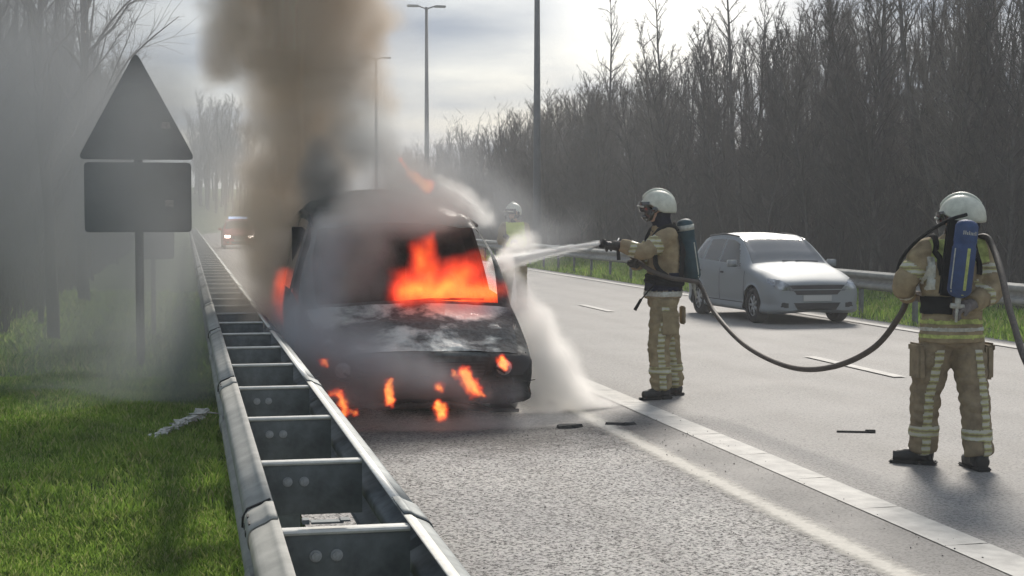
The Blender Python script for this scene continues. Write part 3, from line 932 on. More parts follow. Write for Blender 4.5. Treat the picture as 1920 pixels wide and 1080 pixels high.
# ---- silver hatchback in the far lane
def hatchback(name, label, cat, loc, rz, body_m, lights_on=False, scale=1.0):
    root = thing(name, label, cat, loc, rz)
    st = [(0.00, [(.42, .27), (.60, .23), (.68, .36), (.70, .50), (.66, .62), (.58, .665), (.42, .69), (.2, .70), (0, .705)]),
          (.16, [(.55, .21), (.74, .19), (.79, .36), (.80, .53), (.75, .69), (.62, .755), (.42, .775), (.2, .785), (0, .79)]),
          (.50, [(.56, .21), (.77, .19), (.82, .38), (.825, .60), (.79, .78), (.66, .86), (.44, .885), (.2, .90), (0, .905)]),
          (.98, [(.56, .21), (.77, .19), (.82, .38), (.83, .62), (.80, .865), (.71, .955), (.5, .985), (.25, 1.0), (0, 1.005)]),
          (1.30, [(.56, .21), (.77, .19), (.82, .38), (.83, .62), (.805, .885), (.665, 1.17), (.5, 1.19), (.25, 1.205), (0, 1.21)]),
          (1.72, [(.56, .21), (.77, .19), (.82, .38), (.83, .62), (.805, .90), (.62, 1.37), (.5, 1.40), (.25, 1.425), (0, 1.43)]),
          (2.30, [(.56, .21), (.77, .19), (.82, .38), (.83, .62), (.805, .92), (.60, 1.41), (.5, 1.46), (.25, 1.49), (0, 1.495)]),
          (2.95, [(.56, .21), (.77, .19), (.82, .38), (.83, .63), (.80, .95), (.60, 1.38), (.5, 1.44), (.25, 1.475), (0, 1.48)]),
          (3.40, [(.55, .22), (.76, .20), (.80, .38), (.81, .64), (.77, .98), (.58, 1.28), (.47, 1.35), (.22, 1.39), (0, 1.395)]),
          (3.70, [(.5, .30), (.66, .26), (.72, .40), (.73, .64), (.68, .95), (.52, 1.05), (.42, 1.10), (.22, 1.13), (0, 1.135)])]
    st = close_tail(close_nose(st))
    o = 2        # index offset of the closing stations
    def cls(u, v, side):
        u -= o
        if 3.12 < u < 4.90 and 5.28 < v: return 'wind'
        s = 'L' if side == 1 else 'R'
        if 4.13 < v < 4.88:
            if 3.75 + (v - 4.13) * 1.2 < u < 5.72: return 'fw' + s
            if 5.86 < u < 6.86: return 'rw' + s
            if 7.02 < u < 7.75 - (v - 4.13) * .3: return 'qw' + s
        if 8.15 < u < 8.85 and v > 5.4: return 'back'
        if u < .0 + 9 and v < 2.0 and u > -3: return 'body'
        return 'body'
    mats = {'body': body_m, 'wind': M['glass_wind'], 'back': M['glass']}
    names = {'body': 'body', 'wind': 'windscreen', 'back': 'rear_window'}
    for s in 'LR':
        for k in ('fw', 'rw', 'qw'): mats[k + s] = M['glass']; names[k + s] = 'side_window'
    objs, bvh = build_car(root, st, 12, cls, mats, [(.70, .30), (3.05, .30)], .345, names)
    # frames round the glass, grille, lights
    tr = M['trim']
    decal(bvh, [(-.36, .50), (.36, .50), (.50, .66), (-.50, .66)], 'F', 'grille', tr, root)
    decal(bvh, [(-.34, .25), (.34, .25), (.42, .37), (-.42, .37)], 'F', 'air_intake', tr, root)
    decal(bvh, [(-.43, .575), (.43, .575), (.44, .592), (-.44, .592)], 'F', 'grille_bar', body_m, root, off=.014)
    lens = M['lens'] if not lights_on else emis('lit_headlight', (1, .85, .72), 16)
    for s in (-1, 1):
        decal(bvh, [(s * .42, .56), (s * .66, .58), (s * .775, .68), (s * .74, .76), (s * .60, .735), (s * .50, .67)] if not lights_on else [(s * .45, .55), (s * .70, .55), (s * .70, .68), (s * .45, .68)], 'F', 'headlight', lens, root, off=.012)
        decal(bvh, [(s * .50, .29), (s * .64, .30), (s * .62, .38), (s * .50, .37)], 'F', 'fog_lamp', tr, root)
        v = 'L' if s < 0 else 'R'
        for pts in ([(1.02, .34), (1.02, .86)], [(2.05, .34), (2.05, .90)], [(2.98, .55), (3.0, .93)], [(1.05, .33), (2.7, .33)]):
            decal(bvh, strip_line(pts, .016), v, 'door_seam', tr, root, off=.004, res=.01)
        for yy in (1.83, 2.83): decal(bvh, [(yy, .795), (yy + .15, .80), (yy + .15, .83), (yy, .83)], v, 'door_handle', tr, root, off=.022)
        m_ = MB(); m_.box((s * .92, 1.30, .98), (.15, .10, .12)); m_.tube([(s * .80, 1.32, .94), (s * .90, 1.31, .96)], .02, 6); m_.build('wing_mirror', body_m, root, True, bevel=.03)
        m_ = MB(); m_.tube([(s * .58, 1.78, 1.435), (s * .57, 2.4, 1.475), (s * .56, 3.1, 1.43)], .014, 6); m_.build('roof_rail', tr, root, True)
        for yy in (.70, 3.05): wheel(root, s * .72, yy, .30, .19, M['rim'])
    m_ = MB(); m_.box((0, -.045, .445), (.50, .012, .10)); m_.build('number_plate', M['plate'], root, bevel=.004)
    half_liner(root, .70, .30, .345, .52, .80, M['char']); half_liner(root, 3.05, .30, .345, .52, .80, M['char'])
    m_ = MB(); m_.box((0, 1.85, .26), (1.36, 3.3, .10)); m_.build('underbody', M['char'], root)
    m_ = MB()
    for s in (-1, 1):
        m_.tube([(s * .12, 1.03, 1.03), (s * .12 + .42, 1.05, 1.02)], .008, 5)
    m_.build('wiper', tr, root)
    return root, bvh
sc_, _ = hatchback('silver_car', 'silver five-door hatchback driving past in the far lane', 'car', (9.52, 22.4, 0), rad(3.0), M['silver'])
sc_.scale = (.95, .97, .94)
# ---- red fire car coming up behind with lit lamps
rc, _ = hatchback('fire_car', 'red emergency car with lit headlights and blue roof lights coming through the smoke', 'car', (2.60, 79.0, 0), 0, M['red_paint'], True)
m_ = MB(); m_.box((0, 2.1, 1.56), (.95, .30, .11)); m_.build('light_bar', emis('blue_light', (.45, .65, 1.0), 2.5), rc, bevel=.03)

# ---- the burning van
van = thing('burning_van', 'burnt-out dark van engulfed in flames and smoke on the hard shoulder', 'van', (1.875, 12.42, -.015), rad(0))
vst = [(0.00, [(.60, .22), (.76, .20), (.84, .30), (.86, .42), (.82, .535), (.70, .56), (.46, .575), (.22, .585), (0, .588)]),
       (.14, [(.62, .18), (.84, .17), (.92, .30), (.935, .46), (.89, .58), (.74, .625), (.48, .645), (.22, .655), (0, .66)]),
       (.42, [(.62, .18), (.86, .17), (.95, .34), (.955, .56), (.91, .72), (.77, .765), (.50, .785), (.24, .80), (0, .805)]),
       (.80, [(.62, .18), (.86, .17), (.95, .34), (.96, .60), (.925, .86), (.83, .91), (.54, .93), (.26, .945), (0, .95)]),
       (1.15, [(.62, .18), (.86, .17), (.95, .34), (.96, .60), (.935, .90), (.845, 1.28), (.56, 1.31), (.28, 1.32), (0, 1.325)]),
       (1.55, [(.62, .18), (.86, .17), (.95, .34), (.96, .62), (.94, .93), (.76, 1.55), (.54, 1.63), (.28, 1.665), (0, 1.675)]),
       (2.20, [(.62, .18), (.86, .17), (.95, .34), (.96, .62), (.945, .96), (.73, 1.70), (.54, 1.84), (.28, 1.91), (0, 1.93)]),
       (3.30, [(.62, .18), (.86, .17), (.95, .34), (.96, .62), (.945, .96), (.72, 1.74), (.54, 1.88), (.28, 1.955), (0, 1.97)]),
       (4.30, [(.62, .20), (.86, .19), (.94, .34), (.95, .62), (.93, .96), (.71, 1.70), (.54, 1.83), (.28, 1.90), (0, 1.915)]),
       (4.62, [(.60, .28), (.82, .26), (.88, .36), (.88, .62), (.86, .96), (.68, 1.62), (.52, 1.70), (.28, 1.72), (0, 1.725)])]
vst = close_tail(close_nose(vst, .40), .9)
def vcls(u, v, side):
    u -= 2
    s = 'L' if side == 1 else 'R'
    if 3.10 < u < 4.88 and v > 5.22: return None             # windscreen burnt out
    if .30 < u <= 3.02 and v > 4.62: return 'hood'
    if u < .9 and v < 4.1: return 'bumper'
    if 4.12 < v < 4.86:
        if 3.9 + (v - 4.12) * .9 < u < 5.75: return None      # front door glass gone
        if 5.95 < u < 6.95: return 'gw' + s
        if 7.1 < u < 8.0: return 'hw' + s
    if v > 5.1: return 'roof' if u > 4.88 else 'body'
    return 'body'
vm = {'body': M['burnt'], 'hood': M['hood'], 'bumper': M['char'], 'roof': M['burnt']}
vn = {'body': 'body', 'hood': 'bonnet', 'bumper': 'bumper', 'roof': 'roof'}
for s in 'LR':
    for k in ('gw', 'hw'): vm[k + s] = M['glass']; vn[k + s] = 'side_window'
vo, vb = build_car(van, vst, 10, vcls, vm, [(.82, .31), (3.75, .31)], .37, vn)
# heat-warped bonnet and bumper
for key, amp in (('hood', .010), ('bumper', .022)):
    for v in vo[key].data.vertices:
        d = noise.noise_vector(v.co * 5.0) * amp + noise.noise_vector(v.co * 17.0) * amp * .4
        v.co += d
vo['hood'].location.z = .004
decal(vb, [(-.50, .40), (.50, .40), (.54, .52), (-.54, .52)], 'F', 'grille', M['char'], van, off=.02)
for i in range(4):
    z = .415 + i * .028
    decal(vb, [(-.50, z), (.50, z), (.50, z + .010), (-.50, z + .010)], 'F', 'grille_bar', M['trim'], van, off=.034, res=.01)
decal(vb, [(-.42, .23), (.42, .23), (.46, .31), (-.46, .31)], 'F', 'air_intake', M['trim'], van, off=.02)
for s in (-1, 1):
    decal(vb, [(s * .58, .39), (s * .82, .40), (s * .90, .50), (s * .88, .56), (s * .60, .54)], 'F', 'headlight', M['trim'], van, off=.016)
    vw = 'L' if s < 0 else 'R'
    for pts in ([(1.02, .34), (1.02, .90)], [(2.35, .30), (2.35, .94)], [(3.2, .30), (3.2, .94)], [(1.1, .56), (4.5, .58)]):
        decal(vb, strip_line(pts, .018), vw, 'door_seam', M['trim'], van, off=.004, res=.012)
    decal(vb, [(2.1, .78), (2.3, .78), (2.3, .82), (2.1, .82)], vw, 'door_handle', M['trim'], van, off=.022)
    for yy in (.82, 3.75): wheel(van, s * .83, yy, .31, .20, M['char'], burnt=True)
    m_ = MB(); m_.tube([(s * .765, 1.72, 1.615), (s * .74, 2.3, 1.72), (s * .73, 3.3, 1.76), (s * .72, 4.2, 1.72)], .016, 6); m_.build('roof_gutter', M['trim'], van, True)
half_liner(van, .82, .31, .37, .58, .93, M['char']); half_liner(van, 3.75, .31, .37, .58, .93, M['char'])
m_ = MB(); m_.box((0, 2.3, .26), (1.6, 4.3, .14)); m_.build('underbody', M['char'], van)
m_ = MB(); m_.box((0, 1.28, .84), (1.66, .50, .14)); m_.box((.36, 1.42, .96), (.36, .16, .10)); m_.build('dashboard', M['char'], van, bevel=.02)
m_ = MB(); m_.tube([(math.cos(a / 20 * 6.283) * .18 + .40, 1.58 + math.sin(a / 20 * 6.283) * .06, 1.04 + math.sin(a / 20 * 6.283) * .17) for a in range(21)], .014, 6, False); m_.build('steering_wheel', M['char'], van)
for s in (-1, 1):
    m_ = MB(); m_.box((s * .42, 2.05, .62), (.5, .5, .22)); m_.box((s * .42, 2.30, 1.0), (.48, .12, .70)); m_.box((s * .42, 2.33, 1.42), (.24, .09, .18)); m_.build('seat', M['char'], van, bevel=.04)
m_ = MB(); m_.box((0, 2.75, .95), (1.74, .03, 1.3)); m_.build('bulkhead', M['char'], van)
for s in (-1, 1):
    m_ = MB(); m_.tube([(s * .10, .86, .965), (s * .10 + .30, .90, .985), (s * .10 + .58, .93, .975)], .008, 6); m_.build('wiper', M['char'], van)
# what is left of the lamps and the bumper skin: melted, sagging scraps
rq = random.Random(31)
for s in (-1, 1):
    m_ = MB(); m_.tube([(s * .66, -.055, .47), (s * .66, .02, .47)], [.065, .05], 14); m_.tube([(s * .79, -.015, .475), (s * .79, .05, .475)], [.05, .04], 12); m_.build('lamp_bowl', M['bolt'], van, True)
    m_ = MB()
    for k in range(16):
        x = s * rq.uniform(.42, .86); z = rq.uniform(.18, .50)
        p = [(x + rq.uniform(-.05, .05) * j, -.05 - .012 * j + rq.uniform(-.02, .02) + max(0, abs(x) - .6) * .3, z - .03 * j * rq.random()) for j in range(4)]
        m_.tube(p, [rq.uniform(.006, .016), .012, .009, .004], 6)
    m_.build('melted_trim', M['char'], van, True); van.children[-1]['kind'] = 'stuff'
m_ = MB(); m_.tube([(-.75, .0, .20), (-.3, -.055, .165), (.2, -.06, .175), (.55, -.03, .12), (.80, .04, .10)], [.02, .028, .03, .022, .016], 8); m_.build('sagging_lip', M['char'], van, True)
# debris fallen from the van
rng = random.Random(12)
for i, (x, y, lab) in enumerate(((3.42, 11.95, 'thin blackened strip of trim lying past the van corner'), (2.95, 11.9, 'burnt scrap lying in front of the van corner'))):
    m_ = MB()
    pts = [(math.cos(a) * rng.uniform(.07, .19), math.sin(a) * rng.uniform(.02, .06)) for a in [k * .7 for k in range(9)]]
    n_ = len(pts)
    m_.add([(px, py, 0) for px, py in pts] + [(px * .9, py * .8, rng.uniform(.01, .03)) for px, py in pts], [tuple(range(n_))[::-1], tuple(range(n_, 2 * n_))] + [(k, (k + 1) % n_, n_ + (k + 1) % n_, n_ + k) for k in range(n_)])
    o = m_.build('charred_scrap', M['char']); o.location = (x, y, .010); tag(o, lab, 'debris')
m_ = MB(); m_.box((0, 0, 0), (.30, .035, .012)); m_.box((.11, .012, .006), (.08, .02, .02)); o = m_.build('dark_bar', M['char'], bevel=.004); o.location = (5.10, 11.2, .012); o.rotation_euler = (0, 0, rad(-66)); tag(o, 'short dark bar lying on the lane between the two firefighters', 'debris')
o.rotation_euler = (0, 0, rad(-20))

# ---------------------------------------------------------------- people
def cloth(name, c1, c2, bump=.35):
    m = mat(name, c1, .9, col2=c2, vscale=11, bump=bump, bscale=160, spec=.2)
    return m
M['tan'] = cloth('tan_turnout', (.40, .32, .195), (.25, .195, .12))
M['tan2'] = cloth('olive_turnout', (.38, .31, .185), (.23, .185, .11))
M['brown'] = cloth('brown_turnout', (.33, .265, .17), (.20, .158, .105))
M['navy'] = cloth('navy_fabric', (.022, .026, .05), (.012, .014, .025))
M['dark'] = cloth('dark_webbing', (.018, .02, .022), (.010, .011, .012))
M['skin'] = mat('skin', (.52, .33, .24), .55, var=.1, vscale=20)
M['helmet'] = mat('helmet_shell', (.70, .71, .60), .48, coat=.1, col2=(.52, .53, .44), vscale=14)
M['visor'] = mat('visor', (.03, .03, .03), .1, coat=1.0)
M['boot'] = mat('boot_leather', (.018, .018, .018), .55, var=.3, bump=.2)
M['blue'] = mat('blue_cover', (.030, .065, .17), .6, var=.2, vscale=15, bump=.2)
M['teal'] = mat('teal_cover', (.018, .055, .07), .6, var=.2, vscale=15, bump=.2)
M['neon'] = mat('fluorescent_yellow', (.62, .72, .10), .6, var=.12, vscale=25)
M['neon_dull'] = mat('dull_yellow', (.42, .47, .14), .7, var=.35, vscale=22)
M['silverband'] = mat('reflective_silver', (.50, .50, .44), .45, .2, var=.2, vscale=45)
M['glove'] = mat('glove_leather', (.05, .045, .04), .8, var=.3, vscale=30, bump=.3)
M['glove_grey'] = mat('grey_glove', (.17, .15, .14), .8, var=.3, vscale=30, bump=.3)
M['hose'] = mat('rubber_hose', (.095, .078, .062), .65, col2=(.055, .046, .040), vscale=40, bump=.3, bscale=80)

def check_band():
    """yellow tape with stitched silver segments and wear"""
    m = mat('segmented_reflective_tape', (.40, .38, .20), .5)
    t = m.node_tree; b = t.nodes['Principled BSDF']
    tcx = N(t, 'ShaderNodeTexCoord')
    sp = N(t, 'ShaderNodeSeparateXYZ'); L(t, tcx.outputs['Object'], sp.inputs[0])
    fr = N(t, 'ShaderNodeMath', operation='PINGPONG', i_1=.024); L(t, sp.outputs[2], fr.inputs[0])
    n = N(t, 'ShaderNodeTexNoise', i_Scale=30.0, i_Detail=3.0); L(t, tcx.outputs['Object'], n.inputs['Vector'])
    ad = N(t, 'ShaderNodeMath', operation='MULTIPLY_ADD', i_1=.022, i_2=-.011); L(t, n.outputs[0], ad.inputs[0])
    a2 = N(t, 'ShaderNodeMath', operation='ADD'); L(t, fr.outputs[0], a2.inputs[0]); L(t, ad.outputs[0], a2.inputs[1])
    mr = N(t, 'ShaderNodeMapRange', i_1=0.0, i_2=.024); L(t, a2.outputs[0], mr.inputs[0])
    L(t, ramp(t, mr.outputs[0], [(.18, (.24, .20, .10)), (.26, (.38, .37, .15)), (.55, (.44, .43, .20)), (.62, (.52, .51, .42))]), b.inputs['Base Color'])
    return m
M['tape'] = check_band()

def ell_loft(mb, rings, n=20):
    """rings: (centre, rx, ry, lateral dir, front dir)"""
    V = []; F = []
    for c, rx, ry, lx, fy in rings:
        for k in range(n):
            a = 2 * math.pi * k / n
            V.append(Vector(c) + Vector(lx) * rx * math.cos(a) + Vector(fy) * ry * math.sin(a))
    m_ = len(rings)
    for i in range(m_ - 1):
        for k in range(n): F.append((i * n + k, i * n + (k + 1) % n, (i + 1) * n + (k + 1) % n, (i + 1) * n + k))
    F.append(tuple(range(n))[::-1]); F.append(tuple((m_ - 1) * n + k for k in range(n)))
    mb.add(V, F)

def smooth_path(pts, rr, k=5):
    P = catmull([np.array(list(p) + [r]) for p, r in zip(pts, rr)], k)
    return [tuple(p[:3]) for p in P], [float(p[3]) for p in P]

def blob(name, mb, m, parent, voxel=.012, wr=0.0, wscale=9.0, smooth=2, seed=0.0, stretch=1.0):
    me = mb.mesh(name + '_raw')
    bm = bmesh.new(); bm.from_mesh(me); bmesh.ops.recalc_face_normals(bm, faces=bm.faces); bm.to_mesh(me); bm.free()
    o = bpy.data.objects.new('raw', me); COL.objects.link(o)
    md = o.modifiers.new('r', 'REMESH'); md.mode = 'VOXEL'; md.voxel_size = voxel; md.use_smooth_shade = True
    ms = o.modifiers.new('s', 'SMOOTH'); ms.factor = .5; ms.iterations = smooth
    dg = bpy.context.evaluated_depsgraph_get(); dg.update()
    me2 = bpy.data.meshes.new_from_object(o.evaluated_get(dg))
    bpy.data.objects.remove(o); bpy.data.meshes.remove(me)
    me2.name = name
    if wr > 0:
        for v in me2.vertices:
            c = v.co; s = Vector((c.x, c.y, c.z * stretch))
            a = abs(noise.noise(s * wscale + Vector((seed, 0, 0)))) * 2 - .35
            b = noise.noise(s * wscale * 2.3 + Vector((0, seed, 0)))
            v.co = c + v.normal * (a * wr + b * wr * .45)
    me2.materials.clear(); me2.materials.append(m)
    return link(name, me2, None, parent, True)

def patch(o, test, name, m, parent, off=.004, lo=None):
    """lift the faces of o that pass the test off as a thin piece of its own"""
    me = o.data; vi = {}; V = []; F = []
    for p in me.polygons:
        if test(p.center, p.normal):
            f = []
            for i in p.vertices:
                if i not in vi:
                    vi[i] = len(V); v = me.vertices[i]; V.append(v.co + v.normal * off)
                f.append(vi[i])
            F.append(f)
    if not F: return None
    # every separate piece becomes a part of its own; crumbs are dropped
    par = list(range(len(V)))
    def find(a):
        while par[a] != a: par[a] = par[par[a]]; a = par[a]
        return a
    for f in F:
        for i in f[1:]: par[find(i)] = find(f[0])
    isl = {}
    for f in F: isl.setdefault(find(f[0]), []).append(f)
    out = None
    for fs in isl.values():
        if len(fs) < 14: continue
        ids = sorted({i for f in fs for i in f}); mp = {k: j for j, k in enumerate(ids)}
        out = link(name, mesh_np(name, [V[i] for i in ids], [[mp[i] for i in f] for f in fs]), m, parent, True)
    return out

def seg_t(p, a, b):
    a = Vector(a); d = Vector(b) - a
    t = (p - a).dot(d) / d.length_squared
    return t, (p - a - d * t)

def make_helmet(parent, c, yaw, pitch=0.0, s=1.0):
    R = (Matrix.Rotation(yaw, 3, 'Z') @ Matrix.Rotation(pitch, 3, 'X'))
    c = Vector(c)
    def T(p): return c + R @ (Vector(p) * s)
    e = bpy.data.objects.new('helmet', None); COL.objects.link(e); e.parent = parent; e.location = c
    off = -c
    nu, nv = 40, 16
    V = []; F = []
    def low(ph):
        f = math.sin(ph)            # +1 front, -1 rear
        return 1.42 + .62 * (1 / (1 + math.exp((f - .25) * 7)))
    for shell in (1.0, .93):
        for j in range(nv + 1):
            for i in range(nu):
                ph = 2 * math.pi * i / nu; th = low(ph) * j / nv
                k = shell
                r = math.sin(th)
                flare = 1 + .06 * max(0, (j / nv - .8) / .2)
                V.append(T((.128 * r * math.cos(ph) * k * flare, (.158 * r * math.sin(ph) - .012 * (j / nv)) * k * flare, .142 * math.cos(th) * k)) + off)
    for sh in range(2):
        b0 = sh * (nv + 1) * nu
        for j in range(nv):
            for i in range(nu): F.append((b0 + j * nu + i, b0 + (j + 1) * nu + i, b0 + (j + 1) * nu + (i + 1) % nu, b0 + j * nu + (i + 1) % nu))
    b0 = (nv + 1) * nu
    for i in range(nu): F.append((nv * nu + i, b0 + nv * nu + i, b0 + nv * nu + (i + 1) % nu, nv * nu + (i + 1) % nu))
    link('shell', mesh_np('shell', V, F), M['helmet'], e, True)
    m_ = MB()
    pts = [T((0, .150 * math.sin(a) , .142 * math.cos(a) + .002)) + off for a in [(-75 + k * 10) * math.pi / 180 for k in range(15)]]
    m_.tube(pts, [.006] + [.016] * 13 + [.006], 8); m_.build('crest', M['helmet'], e, True)
    V = []; F = []
    for j in range(7):
        for i in range(17):
            ph = math.pi * (.16 + .68 * i / 16); th = 1.32 + .62 * j / 6
            V.append(T((.136 * math.sin(th) * math.cos(ph), .172 * math.sin(th) * math.sin(ph), .146 * math.cos(th))) + off)
    for j in range(6):
        for i in range(16): F.append((j * 17 + i, (j + 1) * 17 + i, (j + 1) * 17 + i + 1, j * 17 + i + 1))
    link('visor', mesh_np('visor', V, F), M['visor'], e, True)
    for sx in (-1, 1):
        m_ = MB()
        m_.tube([T((sx * .128, .035, -.035)) + off, T((sx * .142, .035, -.035)) + off], .027 * s, 12)
        m_.tube([T((sx * .130, .035, -.04)) + off, T((sx * .126, .07, -.085)) + off, T((sx * .08, .10, -.13)) + off], .012 * s, 6)
        m_.build('side_clip', M['visor'], e, True)
    m_ = MB()
    m_.tube([T((-.10, .135, -.01)) + off, T((0, .178, .0)) + off, T((.10, .135, -.01)) + off], .009 * s, 8); m_.build('brow_strip', M['silverband'], e, True)
    return e, T

def make_body(root, J, m=None):
    mb = MB()
    lat, fr = Vector(J['lat']), Vector(J['front'])
    ell_loft(mb, [(Vector(J['pelvis']) - Vector((0, 0, .08)), .13, .10, lat, fr), (J['pelvis'], .155, .11, lat, fr), ((Vector(J['pelvis']) + Vector(J['chest'])) / 2, .135, .10, lat, fr),
                  (J['chest'], .165, .115, lat, fr), ((Vector(J['shL']) + Vector(J['shR'])) / 2, .13, .085, lat, fr), (Vector(J['neck']), .06, .06, lat, fr)])
    h = Vector(J['head']); hf = Vector(J['look'])
    mb.tube([Vector(J['neck']) - Vector((0, 0, .03)), h - Vector((0, 0, .06))], [.062, .055], 12)
    mb.ball(h + Vector((0, 0, .015)), .098, sc=(.80, 1.0, 1.08), R=Matrix((hf.cross(Vector((0, 0, 1))), hf, (0, 0, 1))).transposed())
    mb.ball(h + hf * .035 - Vector((0, 0, .055)), .062)                       # jaw
    mb.tube([h + hf * .088 + Vector((0, 0, .022)), h + hf * .112 - Vector((0, 0, .018))], [.009, .016], 8)   # nose
    mb.tube([h + hf * .088 - Vector((0, 0, .040)) + hf.cross(Vector((0, 0, 1))) * .02, h + hf * .088 - Vector((0, 0, .040)) - hf.cross(Vector((0, 0, 1))) * .02], .009, 8)  # lips
    for s in (-1, 1):
        mb.ball(h + hf.cross(Vector((0, 0, 1))) * s * .082, .024, sc=(.6, .8, 1.2))
    for s in 'LR':
        p, r = smooth_path([J['sh' + s], J['el' + s], J['wr' + s]], [.058, .046, .032]); mb.tube(p, r, 12)
        p, r = smooth_path([J['hip' + s], J['kn' + s], J['an' + s]], [.088, .06, .045]); mb.tube(p, r, 12)
        a = Vector(J['an' + s]); t = Vector(J['toe' + s])
        mb.tube([a - (t - a) * .2 - Vector((0, 0, .03)), a * .5 + t * .5, t], [.04, .042, .028], 10)
        w = Vector(J['wr' + s]); hd = Vector(J['hand' + s])
        mb.tube([w, w * .3 + hd * .7, hd], [.03, .040, .034], 10, flat=.6)
        hand_fingers(mb, w, hd, s, .0078)
    return blob('body', mb, M['skin'], root, .010, smooth=1)

def hand_fingers(mb, w, hd, s, r):
    """five unequal fingers, curled, and a thumb from the side of the palm"""
    d = (hd - w).normalized()
    up = Vector((0, 0, 1)); side = d.cross(up)
    side = side.normalized() if side.length > .1 else Vector((1, 0, 0))
    cur = Vector((0, 0, -1)) if abs(d.z) < .8 else Vector((0, 1, 0))
    for k, ln in zip(range(4), (.070, .078, .073, .056)):
        o_ = hd + side * (k - 1.5) * .021
        p1 = o_ + d * .018; p2 = p1 + (d * .75 + cur * .55).normalized() * ln * .45; p3 = p2 + (d * .1 + cur).normalized() * ln * .38; p4 = p3 + (cur * .7 - d * .6).normalized() * ln * .25
        mb.tube([o_ - d * .02, p1, p2, p3, p4], [r * 1.1, r * 1.1, r, r * .95, r * .8], 7)
    sg_ = 1 if s == 'L' else -1
    b = w.lerp(hd, .55) + side * sg_ * .03
    mb.tube([b, b + (side * sg_ * .5 + d * .6 + cur * .4).normalized() * .04, b + (side * sg_ * .1 + d * .7 + cur * .8).normalized() * .075], [r * 1.35, r * 1.25, r], 7)

def dress(root, J, jac, tro, glove, jr=1.0, hem=.86, seed=0.0):
    lat, fr = Vector(J['lat']), Vector(J['front'])
    pel, ch = Vector(J['pelvis']), Vector(J['chest'])
    shc = (Vector(J['shL']) + Vector(J['shR'])) / 2
    mb = MB()
    ax = (ch - pel) / (ch.z - pel.z)
    ell_loft(mb, [(pel + ax * (hem - pel.z), .218 * jr, .165 * jr, lat, fr), (pel + ax * (hem + .05 - pel.z), .220 * jr, .168 * jr, lat, fr), (pel + ax * .08, .200 * jr, .158 * jr, lat, fr), ((pel + ch) / 2, .205 * jr, .160 * jr, lat, fr),
                  (ch, .222 * jr, .165 * jr, lat, fr), (ch.lerp(shc, .6), .225 * jr, .150 * jr, lat, fr), (shc + Vector((0, 0, .035)), .165 * jr, .110, lat, fr), (Vector(J['neck']) + Vector((0, 0, .02)), .085, .085, lat, fr)])
    for s in 'LR':
        sh, el, wr = [Vector(J[k + s]) for k in ('sh', 'el', 'wr')]
        mb.ball(sh, .088 * jr)
        p, r = smooth_path([shc.lerp(sh, .6), sh, sh.lerp(el, .5), el, el.lerp(wr, .5), wr], [.07, .086, .080, .075, .068, .058]); mb.tube(p, [q * jr for q in r], 16)
    jk = blob('jacket', mb, jac, root, .0115, wr=.011, wscale=8.5, seed=seed, stretch=1.6)
    mb = MB()
    ell_loft(mb, [(pel - Vector((0, 0, .14)), .16, .13, lat, fr), (pel - Vector((0, 0, .05)), .185, .145, lat, fr), (pel + Vector((0, 0, .07)), .165, .13, lat, fr)])
    for s in 'LR':
        hp, kn, an = [Vector(J[k + s]) for k in ('hip', 'kn', 'an')]
        p, r = smooth_path([hp + Vector((0, 0, .02)), hp.lerp(kn, .35), hp.lerp(kn, .75), kn, kn.lerp(an, .5), kn.lerp(an, .85), an + Vector((0, 0, .0))], [.118, .118, .105, .100, .094, .098, .088])
        mb.tube(p, r, 18)
    tr = blob('trousers', mb, tro, root, .0115, wr=.012, wscale=7.5, seed=seed + 5, stretch=1.9)
    for s in 'LR':
        an, to = Vector(J['an' + s]), Vector(J['toe' + s])
        mb = MB()
        d = (to - an); d.z = 0; d.normalize()
        f0 = Vector((an.x, an.y, 0)) - d * .07
        mb.tube([(an.x, an.y, .045), (an.x, an.y, an.z + .10)], [.062, .070], 14)
        p, r = smooth_path([f0 + Vector((0, 0, .055)), f0 + d * .09 + Vector((0, 0, .062)), f0 + d * .19 + Vector((0, 0, .052)), f0 + d * .265 + Vector((0, 0, .045))], [.048, .052, .050, .038]); mb.tube(p, r, 14)
        bt = blob('boot', mb, M['boot'], root, .009, wr=.003, wscale=20)
        for v in bt.data.vertices: v.co.z = max(v.co.z, .022)
        mb = MB(); R = Matrix((d.cross(Vector((0, 0, 1))), d, (0, 0, 1))).transposed()
        mb.box(f0 + d * .03 + Vector((0, 0, .014)), (.095, .11, .028), R=R); mb.box(f0 + d * .19 + Vector((0, 0, .011)), (.10, .20, .022), R=R)
        mb.build('sole', M['black'], bt, bevel=.008)
        w, hd = Vector(J['wr' + s]), Vector(J['hand' + s])
        mb = MB(); mb.tube([w - (hd - w) * .35, w, w * .35 + hd * .65, hd], [.052, .042, .048, .041], 12, flat=.75)
        hand_fingers(mb, w, hd, s, .0125)
        blob('glove', mb, glove, root, .0065, smooth=1)
    return jk, tr

